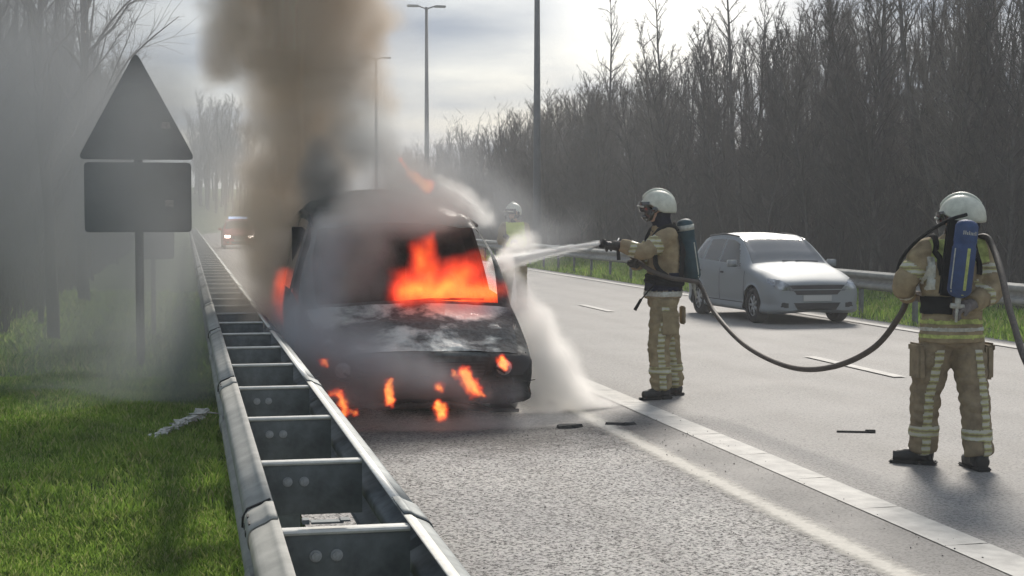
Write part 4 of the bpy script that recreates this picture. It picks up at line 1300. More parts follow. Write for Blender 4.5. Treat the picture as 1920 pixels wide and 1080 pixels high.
def make_person(loc, label, J, jac, tro, glove, helm_yaw, seed, group=None, hpitch=0.0, hs=1.0, hem=.86):
    root = thing('person', label, 'person', loc)
    body = make_body(root, J)
    jk, tr = dress(root, J, jac, tro, glove, hem=hem, seed=seed)
    h = Vector(J['head'])
    he, T = make_helmet(root, h + Vector((0, 0, .035)), helm_yaw, hpitch, hs)
    # nape cloth
    mb = MB(); lat, fr = Vector(J['lat']), Vector(J['front']); nk = Vector(J['neck']); lk = Vector(J['look']); ls = lk.cross(Vector((0, 0, 1)))
    ell_loft(mb, [(nk + Vector((0, 0, -.07)) - fr * .01, .16, .12, lat, fr), (nk + Vector((0, 0, .0)), .10, .095, lat, fr), (h - Vector((0, 0, .075)) - lk * .022, .088, .098, ls, lk), (h - Vector((0, 0, .02)) - lk * .035, .098, .095, ls, lk)])
    blob('nape_cloth', mb, M['navy'], root, .0105, wr=.004, wscale=18, seed=seed)
    return root, jk, tr

def bottle(root, top, bot, r, m_cov, back, col_stripe, stripes, cap=None, lettering=False):
    """air cylinder in a fabric cover on a back plate. back = direction pointing away from the wearer's back"""
    top, bot, back = Vector(top), Vector(bot), Vector(back).normalized()
    ax = (top - bot).normalized(); sd_ = ax.cross(back).normalized(); back = sd_.cross(ax).normalized()
    e = bpy.data.objects.new('air_cylinder', None); COL.objects.link(e); e.parent = root
    ln = (top - bot).length
    m_ = MB(); prof = [(0, .30), (.02, .62), (.05, .86), (.09, 1), (.5, 1.0), (.64, 1.0), (.66, .93), (.70, .93), (.72, .98), (.92, .95), (.965, .80), (.99, .5), (1.0, .25)]
    m_.tube([bot + ax * ln * t for t, _ in prof], [r * k for _, k in prof], 22)
    m_.build('cover', m_cov, e, True)
    m_ = MB(); m_.tube([bot - ax * .07, bot + ax * .01], [.018, .02], 10); m_.tube([bot - ax * .055 - sd_ * .045, bot - ax * .055 + sd_ * .045], .017, 10); m_.tube([bot - ax * .03 + back * .0, bot - ax * .16 + back * .01], [.012, .009], 8)
    m_.build('valve', M['silverband'], e, True)
    for (ang, t0, t1, wd, mm) in stripes:
        V = []; n = 9
        for k in range(n):
            t = t0 + (t1 - t0) * k / (n - 1)
            rr = r * np.interp(t, [p[0] for p in prof], [p[1] for p in prof]) + .003
            for q in range(4):
                a = ang + (q / 3 - .5) * wd / r
                V.append(bot + ax * ln * t + (back * math.cos(a) + sd_ * math.sin(a)) * rr)
        F = [(k * 4 + q, k * 4 + q + 1, k * 4 + q + 5, k * 4 + q + 4) for k in range(n - 1) for q in range(3)]
        link('reflective_stripe', mesh_np('reflective_stripe', V, F), M[mm], e, True)
    def ringband(t, h_, mm, nm):
        m_ = MB(); rr = r * np.interp(t, [p[0] for p in prof], [p[1] for p in prof]) + .004
        m_.tube([bot + ax * (ln * t - h_ / 2), bot + ax * (ln * t + h_ / 2)], rr, 22); m_.build(nm, M[mm], e, True)
    if cap: ringband(cap, .05, 'silverband', 'cap_band')
    if lettering:
        # the cover's blurred pale lettering: a row of small uneven strokes
        rg = random.Random(3); V = []; F = []
        x = -.62
        while x < .62:
            wv = rg.uniform(.05, .10); hh = rg.choice([.018, .018, .026])
            rr = r * .985
            for a0 in (x, x + wv * .7):
                for (da, z0, z1) in ((.035, 0, hh),):
                    b0 = len(V)
                    for a, zz_ in ((a0, z0), (a0 + da, z0), (a0 + da, z1), (a0, z1)):
                        V.append(bot + ax * (ln * .80 + zz_) + (back * math.cos(a) + sd_ * math.sin(-a)) * rr)
                    F.append((b0, b0 + 1, b0 + 2, b0 + 3))
            b0 = len(V); zt = rg.choice([0, .008, hh - .005])
            for a, zz_ in ((x, zt), (x + wv * .7 + .035, zt), (x + wv * .7 + .035, zt + .005), (x, zt + .005)):
                V.append(bot + ax * (ln * .80 + zz_) + (back * math.cos(a) + sd_ * math.sin(-a)) * rr)
            F.append((b0, b0 + 1, b0 + 2, b0 + 3)); x += wv + .075
        link('lettering', mesh_np('lettering', V, F), M['silverband'], e)
    # back plate
    m_ = MB(); R = Matrix((sd_, -back, ax)).transposed()
    m_.box((top + bot) / 2 - back * (r + .012), (.20, .025, ln * .98), R=R); m_.build('back_plate', M['dark'], root, bevel=.01)
    return e, sd_, ax

def webbing(root, jk, paths, w=.022, name='strap', m=None):
    """straps lying on the jacket: paths of points pushed out to its surface"""
    bm = bmesh.new(); bm.from_mesh(jk.data); bv = BVHTree.FromBMesh(bm); bm.free()
    for pts in paths:
        P = catmull([np.array(p, float) for p in pts], 6)
        out = []
        for p in P:
            h = bv.find_nearest(Vector(p)); out.append(h[0] + h[1] * .010)
        m_ = MB(); m_.tube(out, w, 8); m_.build(name, m or M['dark'], root, True)

# --- first firefighter: side view, aiming the nozzle at the van
J1 = dict(lat=(0, 1, 0), front=(-1, 0, 0), pelvis=(.0, 0, .98), chest=(.03, 0, 1.34), neck=(.0, 0, 1.60), head=(-.055, -.01, 1.745), look=Vector((-.97, -.22, 0)).normalized(),
          shL=(-.01, -.19, 1.50), elL=(-.26, -.23, 1.36), wrL=(-.455, -.16, 1.42), handL=(-.53, -.13, 1.425),
          shR=(.01, .19, 1.50), elR=(-.17, .20, 1.27), wrR=(-.26, -.02, 1.24), handR=(-.31, -.08, 1.27),
          hipL=(-.02, -.10, .90), knL=(-.075, -.12, .50), anL=(-.045, -.12, .09), toeL=(-.22, -.16, .04),
          hipR=(.04, .10, .90), knR=(.10, .10, .50), anR=(.155, .13, .09), toeR=(-.01, .09, .04))
p1, jk1, tr1 = make_person((4.32, 13.74, .004), 'firefighter in profile in tan turnout suit aiming a water nozzle at the burning van', J1, M['tan'], M['tan2'], M['glove'], rad(90 - 13 + 0), 1.3, hs=1.04, hem=.93)
bottle(p1, (.185, -.05, 1.66), (.275, -.05, 1.08), .082, M['teal'], (.95, -.30, .10), 'silverband', [(-.75, .06, .62, .014, 'silverband'), (.35, .06, .62, .014, 'silverband')], cap=.86)
webbing(p1, jk1, [[(.15, -.16, 1.58), (.0, -.18, 1.64), (-.12, -.14, 1.50), (-.12, -.15, 1.25), (.02, -.2, 1.10)], [(.15, .12, 1.58), (.0, .15, 1.64), (-.12, .12, 1.50), (-.12, .12, 1.25)],
                  [(-.18, 0, 1.10), (-.12, -.16, 1.08), (.04, -.20, 1.06), (.18, -.1, 1.06)], [(-.18, 0, 1.14), (-.12, -.16, 1.12), (.04, -.20, 1.10), (.18, -.1, 1.10)]], .024)
patch(jk1, lambda c, n: c.x > -.25 and 1.00 < c.z < 1.12 + .05 * (c.x > 0), 'waist_belt', M['navy'], p1, .010)
patch(jk1, lambda c, n: c.x > -.14 and 1.02 < c.z < 1.60 and (c.x > .085), 'harness_panel', M['dark'], p1, .012)
patch(jk1, lambda c, n: c.z < .99 and c.z > .945, 'reflective_hem', M['silverband'], p1, .005)
for s in 'LR':
    a, b = J1['el' + s], J1['wr' + s]
    def tt(c, n, a=a, b=b, lo=.30, hi=.58):
        t, r = seg_t(c, a, b); return lo < t < hi and r.length < .11
    patch(jk1, tt, 'sleeve_band', M['tape'], p1, .005)
    a, b = J1['sh' + s], J1['el' + s]
    patch(jk1, lambda c, n, a=a, b=b: (lambda q: .40 < q[0] < .68 and q[1].length < .12)(seg_t(c, a, b)), 'sleeve_band', M['tape'], p1, .005)
    kn, an, hp = J1['kn' + s], J1['an' + s], J1['hip' + s]
    def leg(c, n, kn=Vector(kn), an=Vector(an), hp=Vector(hp)):
        a, b = (hp, kn) if c.z > kn.z else (kn, an)
        t, r = seg_t(c, a, b)
        return r.length < .15 and c.z < .86 and abs(r.x + .010) < .030 and r.y < -.02
    patch(tr1, leg, 'leg_tape', M['tape'], p1, .005)
    for z0 in (.24,):
        patch(tr1, lambda c, n, an=Vector(an), z0=z0: z0 < c.z < z0 + .07 and (Vector((c.x, c.y)) - Vector((an.x, an.y))).length < .13, 'ankle_band', M['tape'], p1, .006)
m_ = MB(); m_.box((.0, -.215, .70), (.17, .045, .20)); m_.box((.0, -.232, .785), (.18, .03, .055)); m_.build('thigh_pocket', M['tan2'], p1, bevel=.012)
m_ = MB(); m_.box((.225, .10, .76), (.03, .12, .17)); m_.build('thigh_pocket', M['brown'], p1, bevel=.01)
# strap with toggle hanging from the hose line
m_ = MB(); m_.tube(smooth_path([(-.12, -.17, 1.08), (-.20, -.19, 1.00), (-.27, -.19, .92)], [.007] * 3)[0], .007, 6); m_.tube([(-.265, -.19, .93), (-.325, -.19, .83)], [.013, .016], 8)
m_.build('hanging_strap', M['dark'], p1, True)
# breathing mask
m_ = MB(); h = Vector(J1['head']); lk = Vector(J1['look']); m_.ball(h + lk * .085 - Vector((0, 0, .035)), .055, sc=(1, 1, 1.25)); m_.tube([h + lk * .12 - Vector((0, 0, .06)), h + lk * .16 - Vector((0, 0, .075))], .022, 10)
m_.build('breathing_mask', M['visor'], p1, True)

# nozzle held in both hands
nz_ = thing('nozzle', 'fire hose nozzle with pistol grip in the hands of the firefighter in profile', 'nozzle', (4.32, 13.74, 0))
m_ = MB(); a = Vector((-.40, -.105, 1.385)); b = Vector((-.63, -.145, 1.445)); d = (b - a).normalized()
m_.tube([a, a + d * .08, a + d * .085, a + d * .17, a + d * .18, b], [.026, .026, .034, .034, .028, .036], 14); m_.build('barrel', M['trim'], nz_, True)
m_ = MB(); m_.tube([b - d * .03, b + d * .005], [.043, .043], 14); m_.build('tip', M['black'], nz_, True)
m_ = MB(); m_.tube([a + d * .07, a + d * .06 - Vector((0, 0, .11))], [.016, .018], 8); m_.build('grip', M['trim'], nz_, True)
m_ = MB(); m_.tube([a + d * .10 + Vector((0, .03, .02)), a + d * .06 + Vector((0, .0, .085)), a + d * .10 + Vector((0, -.03, .02))], .008, 6); m_.build('lever', M['bolt'], nz_, True)

# --- second firefighter: back view
J2 = dict(lat=(1, 0, 0), front=(0, 1, 0), pelvis=(.0, 0, .965), chest=(.01, .015, 1.30), neck=(.035, .03, 1.545), head=(.075, .035, 1.660), look=Vector((-.72, .69, 0)).normalized(),
          shL=(-.185, .02, 1.455), elL=(-.325, .06, 1.23), wrL=(-.20, .25, 1.14), handL=(-.14, .29, 1.16),
          shR=(.205, .02, 1.455), elR=(.245, -.10, 1.20), wrR=(.03, -.215, 1.115), handR=(-.05, -.225, 1.085),
          hipL=(-.095, .01, .88), knL=(-.135, .10, .48), anL=(-.125, .15, .09), toeL=(-.25, .24, .04),
          hipR=(.095, .0, .88), knR=(.135, -.07, .48), anR=(.13, -.15, .09), toeR=(.14, .02, .04))
p2, jk2, tr2 = make_person((5.02, 9.53, .004), 'firefighter seen from behind with blue air cylinder, one hand on the back', J2, M['tan'], M['brown'], M['glove_grey'], rad(46), 7.7, hs=.98, hpitch=rad(-6), hem=.845)
bottle(p2, (-.02, -.235, 1.665), (-.085, -.245, 1.155), .078, M['blue'], (-.08, -1, .05), 'neon', [(.0, .03, .63, .020, 'neon_dull'), (-1.15, .06, .62, .010, 'silverband'), (1.15, .06, .62, .010, 'silverband')], lettering=True)
webbing(p2, jk2, [[(-.14, -.12, 1.30), (-.16, -.10, 1.45), (-.14, .0, 1.54), (-.13, .12, 1.45), (-.13, .16, 1.2)], [(.12, -.12, 1.30), (.12, -.10, 1.45), (.12, .0, 1.54), (.12, .12, 1.45), (.12, .16, 1.2)]], .020)
patch(jk2, lambda c, n: abs(c.z - (1.455 + .0)) < .075 and .085 < abs(c.x - .01) < .20 and c.y < .10, 'yellow_yoke', M['neon_dull'], p2, .006)
patch(jk2, lambda c, n: 1.04 < c.z < 1.16 and abs(c.x) < .235 and c.y < .05 and c.x < -.07, 'waist_belt', M['dark'], p2, .012)
for z0, mm in ((.875, 'neon_dull'), (.925, 'silverband'), (.975, 'neon_dull')):
    patch(jk2, lambda c, n, z0=z0: z0 < c.z < z0 + .026 and abs(c.x) < .27, 'hem_band', M[mm], p2, .005)
patch(jk2, lambda c, n: 1.20 < c.z < 1.42 and -.215 < c.x < -.165 and n.y < -.2, 'back_tape', M['silverband'], p2, .006)
for s in 'LR':
    for ja, jb, lo, hi in (('el', 'wr', .35, .55), ('sh', 'el', .45, .68)):
        a, b = J2[ja + s], J2[jb + s]
        patch(jk2, lambda c, n, a=a, b=b, lo=lo, hi=hi: (lambda q: lo < q[0] < hi and q[1].length < .115)(seg_t(c, a, b)), 'sleeve_band', M['tape'], p2, .005)
    kn, an, hp = Vector(J2['kn' + s]), Vector(J2['an' + s]), Vector(J2['hip' + s])
    sx = -1 if s == 'L' else 1
    def leg(c, n, kn=kn, an=an, hp=hp, sx=sx):
        a, b = (hp, kn) if c.z > kn.z else (kn, an)
        t, r = seg_t(c, a, b)
        return r.length < .16 and c.z < .80 and abs(r.x - sx * .020) < .028 and r.y < -.01 and c.x * sx > -.02
    patch(tr2, leg, 'leg_tape', M['tape'], p2, .005)
    patch(tr2, lambda c, n, an=an: .20 < c.z < .27 and (Vector((c.x, c.y)) - Vector((an.x, an.y))).length < .13, 'ankle_band', M['tape'], p2, .006)
    hx = hp.lerp(kn, .42)
    m_ = MB(); m_.box((hx.x + sx * .115, hx.y - .01, hx.z), (.055, .15, .23)); m_.box((hx.x + sx * .135, hx.y - .01, hx.z + .10), (.03, .16, .06)); m_.build('thigh_pocket', M['brown'], p2, bevel=.014)
# breathing hose loop from the cylinder over the left shoulder
m_ = MB(); m_.tube(smooth_path([(.02, -.15, 1.70), (-.10, -.12, 1.66), (-.24, -.05, 1.56), (-.33, .06, 1.42), (-.33, .16, 1.28)], [.012] * 5)[0], .012, 8); m_.build('air_hose', M['dark'], p2, True)

# --- third firefighter, small beyond the van
J3 = dict(lat=(1, 0, 0), front=(-.3, -.95, 0), pelvis=(.0, 0, .98), chest=(.0, 0, 1.32), neck=(.0, 0, 1.58), head=(-.02, -.02, 1.73), look=Vector((-.75, -.66, 0)).normalized(),
          shL=(.19, 0, 1.48), elL=(.20, -.16, 1.24), wrL=(.0, -.26, 1.22), handL=(-.06, -.27, 1.24),
          shR=(-.19, 0, 1.48), elR=(-.26, -.10, 1.24), wrR=(-.20, -.28, 1.30), handR=(-.22, -.33, 1.33),
          hipL=(.10, 0, .90), knL=(.13, -.03, .50), anL=(.15, .02, .09), toeL=(.18, -.14, .04),
          hipR=(-.10, 0, .90), knR=(-.13, -.04, .50), anR=(-.16, 0, .09), toeR=(-.19, -.16, .04))
p3, jk3, tr3 = make_person((5.72, 27.0, .004), 'distant firefighter in yellow vest and white helmet standing beyond the van in the spray', J3, M['tan'], M['tan2'], M['glove'], rad(180 - 48), 3.1, hs=1.05)
patch(jk3, lambda c, n: 1.12 < c.z < 1.56 and abs(c.x) < .17, 'yellow_vest', M['neon'], p3, .012)

# ---------------------------------------------------------------- hoses
def hose(pts, r, k=10):
    P = catmull([np.array(p, float) for p in pts], k)
    m_ = MB(); m_.tube([tuple(p) for p in P], r, 12)
    # coupling collars
    return m_
m_ = hose([(3.94, 13.635, 1.385), (4.02, 13.66, 1.30), (4.14, 13.56, 1.20), (4.30, 13.47, 1.13), (4.50, 13.50, 1.10), (4.64, 13.62, 1.05), (4.66, 13.25, .81), (4.62, 12.35, .595), (4.585, 11.3, .520), (4.63, 10.6, .585), (4.70, 10.05, .77),
           (4.77, 9.78, 1.02), (4.86, 9.80, 1.20), (5.02, 9.78, 1.36), (5.18, 9.66, 1.50), (5.235, 9.50, 1.555), (5.225, 9.36, 1.47), (5.14, 9.10, 1.31), (5.02, 8.75, 1.05), (4.93, 8.3, .72), (5.1, 7.7, .36), (5.7, 7.2, .08), (7.0, 6.9, .04), (9.5, 6.5, .04)], .0215)
o = m_.build('fire_hose', M['hose'], None, True); tag(o, 'black rubber fire hose sagging between the two firefighters and over one shoulder', 'hose')

# ---------------------------------------------------------------- smoke, steam and fire (volumes grown from node fields)
def vol_mat(name, col, dens, aniso=.2, absorb=None):
    m = bpy.data.materials.new(name); m.use_nodes = True
    t = m.node_tree
    for n in list(t.nodes): t.nodes.remove(n)
    p = N(t, 'ShaderNodeVolumePrincipled')
    p.inputs['Color'].default_value = (*col, 1)
    p.inputs['Density'].default_value = dens
    p.inputs['Density Attribute'].default_value = 'density'
    p.inputs['Anisotropy'].default_value = aniso
    if absorb: p.inputs['Absorption Color'].default_value = (*absorb, 1)
    o = N(t, 'ShaderNodeOutputMaterial'); L(t, p.outputs[0], o.inputs['Volume'])
    return m

def fire_mat(name, strength, dens, stops):
    m = bpy.data.materials.new(name); m.use_nodes = True
    t = m.node_tree
    for n in list(t.nodes): t.nodes.remove(n)
    a = N(t, 'ShaderNodeAttribute', attribute_name='density')
    c = ramp(t, a.outputs['Fac'], stops)
    em = N(t, 'ShaderNodeEmission'); L(t, c, em.inputs['Color'])
    s_ = N(t, 'ShaderNodeMath', operation='MULTIPLY', i_1=strength); L(t, a.outputs['Fac'], s_.inputs[0]); L(t, s_.outputs[0], em.inputs['Strength'])
    ab = N(t, 'ShaderNodeVolumeAbsorption'); ab.inputs['Color'].default_value = (.1, .1, .1, 1)
    d_ = N(t, 'ShaderNodeMath', operation='MULTIPLY', i_1=dens); L(t, a.outputs['Fac'], d_.inputs[0]); L(t, d_.outputs[0], ab.inputs['Density'])
    ad = N(t, 'ShaderNodeAddShader'); L(t, em.outputs[0], ad.inputs[0]); L(t, ab.outputs[0], ad.inputs[1])
    o = N(t, 'ShaderNodeOutputMaterial'); L(t, ad.outputs[0], o.inputs['Volume'])
    return m

def volume(name, caps, m, voxel, warp=(1.2, .35), ero=(2.5, .8), gain=2.0, pad=.3, power=1.0, seed=0.0, zmin=None, add=False, zstretch=1.0):
    """caps: ((ax,ay,az),(bx,by,bz),ra,rb,weight). density = soft union of tapered capsules, warped and eroded by noise"""
    tree = bpy.data.node_groups.new(name, 'GeometryNodeTree')
    tree.interface.new_socket('Geometry', in_out='INPUT', socket_type='NodeSocketGeometry')
    tree.interface.new_socket('Geometry', in_out='OUTPUT', socket_type='NodeSocketGeometry')
    def n(ty, **kw): return N(tree, ty, **kw)
    def math_(op, a, b=None, c=None, clamp=False):
        q = n('ShaderNodeMath', operation=op); q.use_clamp = clamp
        for i, v in enumerate((a, b, c)):
            if v is None: continue
            if isinstance(v, (int, float)): q.inputs[i].default_value = v
            else: L(tree, v, q.inputs[i])
        return q.outputs[0]
    def vec(op, a, b=None, out=0, scale=None):
        q = n('ShaderNodeVectorMath', operation=op)
        for i, v in enumerate((a, b)):
            if v is None: continue
            if isinstance(v, (tuple, list, Vector)): q.inputs[i].default_value = v
            else: L(tree, v, q.inputs[i])
        if scale is not None:
            if isinstance(scale, (int, float)): q.inputs['Scale'].default_value = scale
            else: L(tree, scale, q.inputs['Scale'])
        return q.outputs[out]
    pos = n('GeometryNodeInputPosition').outputs[0]
    ps = vec('ADD', vec('MULTIPLY', pos, (1, 1, zstretch)), (seed, seed * .7, -seed))
    n1 = n('ShaderNodeTexNoise', i_Scale=warp[0], i_Detail=3.0, i_Roughness=.5); L(tree, ps, n1.inputs['Vector'])
    w = vec('SCALE', vec('SUBTRACT', n1.outputs['Color'], (.5, .5, .5)), scale=warp[1] * 2)
    p = vec('ADD', pos, w)
    acc = None
    for a, b, ra, rb, wt in caps:
        a, b = Vector(a), Vector(b); d = b - a; L2 = max(d.length_squared, 1e-6)
        pa = vec('SUBTRACT', p, tuple(a))
        t = math_('MULTIPLY', vec('DOT_PRODUCT', pa, tuple(d), out=1), 1 / L2, clamp=True)
        r = math_('MULTIPLY_ADD', t, rb - ra, ra)
        dist = vec('LENGTH', vec('SUBTRACT', pa, vec('SCALE', tuple(d), scale=t)), out=1)
        v = math_('SUBTRACT', 1.0, math_('DIVIDE', dist, r))
        v = math_('MULTIPLY', math_('MAXIMUM', v, 0.0), wt)
        acc = v if acc is None else (math_('ADD', acc, v) if add else math_('MAXIMUM', acc, v))
    n2 = n('ShaderNodeTexNoise', i_Scale=ero[0], i_Detail=4.0, i_Roughness=.58); L(tree, ps, n2.inputs['Vector'])
    e = math_('MULTIPLY', math_('SUBTRACT', n2.outputs[0], .36), ero[1])
    dn = math_('MULTIPLY', math_('SUBTRACT', acc, math_('MAXIMUM', e, 0.0)), gain, clamp=True)
    if power != 1.0: dn = math_('POWER', dn, power)
    lo = [min(min(c[0][i] - c[2], c[1][i] - c[3]) for c in caps) - pad for i in range(3)]
    hi = [max(max(c[0][i] + c[2], c[1][i] + c[3]) for c in caps) + pad for i in range(3)]
    lo[2] = max(lo[2], .03 if zmin is None else zmin)
    vc = n('GeometryNodeVolumeCube')
    L(tree, dn, vc.inputs['Density'])
    vc.inputs['Min'].default_value = lo; vc.inputs['Max'].default_value = hi
    for ax_, i in (('X', 0), ('Y', 1), ('Z', 2)): vc.inputs['Resolution ' + ax_].default_value = max(4, int((hi[i] - lo[i]) / voxel))
    sm = n('GeometryNodeSetMaterial'); sm.inputs['Material'].default_value = m
    L(tree, vc.outputs[0], sm.inputs[0])
    go = n('NodeGroupOutput'); L(tree, sm.outputs[0], go.inputs[0])
    me = bpy.data.meshes.new(name); me.from_pydata([lo, hi], [], [])
    o = link(name, me); me.materials.append(m)
    md = o.modifiers.new('field', 'NODES'); md.node_group = tree
    return o

V_brown = vol_mat('brown_smoke', (.905, .81, .70), 5.2, .1)
V_dark = vol_mat('dark_smoke', (.60, .625, .66), 3.8, .1)
V_soot = vol_mat('soot_smoke', (.40, .40, .39), 6.0, .1)
V_grey = vol_mat('grey_smoke', (.66, .66, .645), 2.5, .1)
V_tan = vol_mat('tan_veil', (.84, .77, .69), .22, .15)
V_mist = vol_mat('pale_mist', (.78, .80, .83), .42, .2)
V_white = vol_mat('steam', (.998, .99, .975), 9.0, .55)
V_haze = vol_mat('smoke_haze', (.54, .56, .58), .50, .1)

o = volume('smoke_column', [((0.723, 14.600, 0.268), (0.705, 15.200, 0.679), 0.277, 0.393, 1), ((0.768, 15.000, 0.177), (0.756, 15.200, 0.678), 0.207, 0.325, 0.8), ((0.769, 15.500, 0.445), (0.853, 16.000, 1.061), 0.353, 0.463, 1), ((0.880, 16.000, 1.061), (0.923, 16.200, 1.717), 0.408, 0.531, 1), ((0.923, 16.200, 1.717), (1.105, 16.400, 2.387), 0.559, 0.735, 1),
    ((1.133, 16.400, 2.388), (1.257, 16.500, 3.178), 0.735, 0.956, 1), ((1.257, 16.500, 3.178), (1.241, 16.600, 3.973), 0.956, 1.173, 1), ((1.241, 16.600, 3.973), (1.207, 16.800, 5.129), 1.173, 1.506, 1), ((1.207, 16.800, 5.129), (0.922, 17.500, 7.579), 1.506, 2.353, 1), ((0.507, 16.300, 3.639), (0.449, 16.300, 3.200), 0.478, 0.337, 0.9), ((1.976, 16.600, 3.654), (1.917, 16.600, 3.142), 0.429, 0.401, 0.8), ((1.587, 16.200, 2.106), (1.498, 16.400, 2.671), 0.391, 0.452, 0.8)],
    V_brown, .06, warp=(1.7, .34), ero=(2.3, 1.2), gain=1.9, seed=3.1)
tag(o, 'tall column of brown smoke rising from the burning van', 'smoke', kind='stuff')
o = volume('soot_puff', [((1.399, 14.300, 1.567), (1.289, 14.700, 1.967), 0.296, 0.355, 1), ((1.289, 14.700, 1.967), (1.283, 15.200, 2.287), 0.314, 0.236, 0.8), ((1.634, 14.200, 1.519), (1.368, 14.000, 1.377), 0.196, 0.241, 0.6)],
    V_soot, .05, warp=(2.2, .12), ero=(3.6, .7), gain=1.7, seed=8.3, power=1.2)
tag(o, 'blackish soot puff over the left corner of the van roof', 'smoke', kind='stuff')
o = volume('dark_smoke', [((1.083, 12.900, 1.271), (0.987, 12.300, 0.698), 0.294, 0.339, 0.85), ((0.979, 12.200, 0.706), (1.435, 12.150, 0.491), 0.421, 0.398, 1), ((1.429, 12.100, 0.496), (2.111, 12.100, 0.354), 0.355, 0.229, 0.85), ((0.969, 12.100, 0.380), (1.428, 12.100, 0.201), 0.250, 0.209, 0.8), ((2.111, 12.100, 0.354), (2.545, 12.100, 0.258), 0.209, 0.142, 0.55), ((0.940, 13.400, 0.979), (0.809, 12.800, 0.661), 0.254, 0.265, 0.8), ((1.173, 12.900, 1.580), (1.065, 12.700, 1.103), 0.276, 0.315, 0.9)],
    V_dark, .045, warp=(1.8, .14), ero=(3.0, .75), gain=1.5, seed=6.3, power=1.2)
tag(o, 'dark bluish smoke clinging to the bumper and left flank of the van', 'smoke', kind='stuff')
o = volume('grey_smoke', [((1.393, 12.900, 1.090), (1.540, 13.000, 1.399), 0.294, 0.314, 0.85), ((1.262, 12.900, 1.580), (1.904, 13.000, 1.736), 0.267, 0.341, 1), ((1.904, 13.000, 1.736), (2.305, 13.200, 1.714), 0.332, 0.228, 0.95), ((2.050, 14.000, 1.715), (2.599, 14.300, 1.640), 0.338, 0.207, 0.95), ((1.543, 13.400, 1.806), (2.167, 13.800, 1.906), 0.397, 0.400, 1.1), ((2.037, 14.600, 1.968), (1.767, 15.800, 2.477), 0.423, 0.436, 1), ((1.767, 15.800, 2.477), (1.602, 16.300, 3.056), 0.436, 0.506, 0.8)],
    V_grey, .06, warp=(1.7, .25), ero=(1.9, .95), gain=1.5, seed=1.7)
tag(o, 'pale grey smoke curling over the windscreen and roof of the van', 'smoke', kind='stuff')
o = volume('pale_mist', [((2.708, 16.500, 2.291), (3.393, 17.000, 1.837), 0.569, 0.528, 0.8), ((3.493, 17.500, 1.841), (4.111, 18.000, 1.401), 0.543, 0.497, 0.8), ((4.226, 18.500, 1.393), (4.824, 19.000, 1.451), 0.447, 0.393, 0.5), ((2.513, 18.000, 2.776), (3.081, 18.000, 2.346), 0.559, 0.559, 0.6), ((2.204, 17.500, 3.763), (2.230, 17.500, 2.563), 0.573, 0.634, 1.2)],
    V_mist, .10, warp=(1.2, .25), ero=(2.0, .7), gain=1.8, seed=11.7)
tag(o, 'pale mist hanging between the van and the distant firefighter', 'mist', kind='stuff')
o = volume('steam', [((3.136, 13.000, 0.327), (3.474, 13.100, 0.066), 0.197, 0.181, 0.7), ((2.802, 13.600, 1.284), (2.918, 13.300, 0.774), 0.084, 0.183, 0.9), ((2.918, 13.300, 0.774), (3.136, 12.900, 0.199), 0.266, 0.338, 1), ((2.878, 12.800, 0.148), (3.571, 13.100, 0.002), 0.203, 0.154, 1), ((3.571, 13.100, 0.002), (3.869, 13.200, -0.042), 0.136, 0.073, 0.8), ((2.874, 13.900, 1.323), (3.137, 14.300, 1.438), 0.125, 0.168, 0.55), ((3.041, 12.900, 0.386), (3.042, 12.800, 0.075), 0.267, 0.194, 1)],
    V_white, .04, warp=(2.2, .09), ero=(3.6, .55), gain=2.2, seed=5.5)
tag(o, 'white steam billowing down the right side of the van to the road', 'steam', kind='stuff')
o = volume('low_steam', [((1.207, 12.000, 0.072), (1.906, 11.900, 0.066), 0.091, 0.115, 0.9), ((1.906, 11.900, 0.066), (2.676, 11.900, 0.066), 0.123, 0.140, 0.9), ((2.676, 11.900, 0.066), (3.372, 12.200, 0.029), 0.140, 0.067, 0.7), ((2.093, 12.000, 0.154), (2.351, 12.000, 0.274), 0.108, 0.058, 0.6)], vol_mat('thin_steam', (.86, .86, .85), 3.2, .2), .035, warp=(3.0, .08), ero=(5, .9), gain=1.8, seed=2.2)
tag(o, 'thin steam creeping over the road under the bumper', 'steam', kind='stuff')
o = volume('smoke_haze', [((-1.764, 19.000, 2.657), (-1.110, 20.000, 1.187), 2.752, 2.276, 1), ((-0.543, 17.000, 2.568), (-0.503, 17.000, 1.261), 0.997, 0.879, 0.8), ((-0.555, 16.600, 0.380), (-1.614, 17.000, 0.026), 0.973, 0.879, 0.9), ((-0.108, 15.000, 0.399), (0.170, 15.300, 0.576), 0.776, 0.528, 0.9), ((-0.712, 14.200, 0.073), (-0.106, 14.200, 0.179), 0.294, 0.514, 0.9), ((-0.482, 16.000, 2.783), (-0.500, 15.800, 0.656), 0.828, 0.926, 0.9), ((-1.295, 13.600, 0.089), (-0.105, 13.800, 0.011), 0.328, 0.428, 1)],
    V_haze, .14, warp=(.7, .45), ero=(1.0, .6), gain=1.6, seed=9.1, zmin=.02)
tag(o, 'thin grey smoke drifting over the bank, signs and trees on the left', 'smoke', kind='stuff')

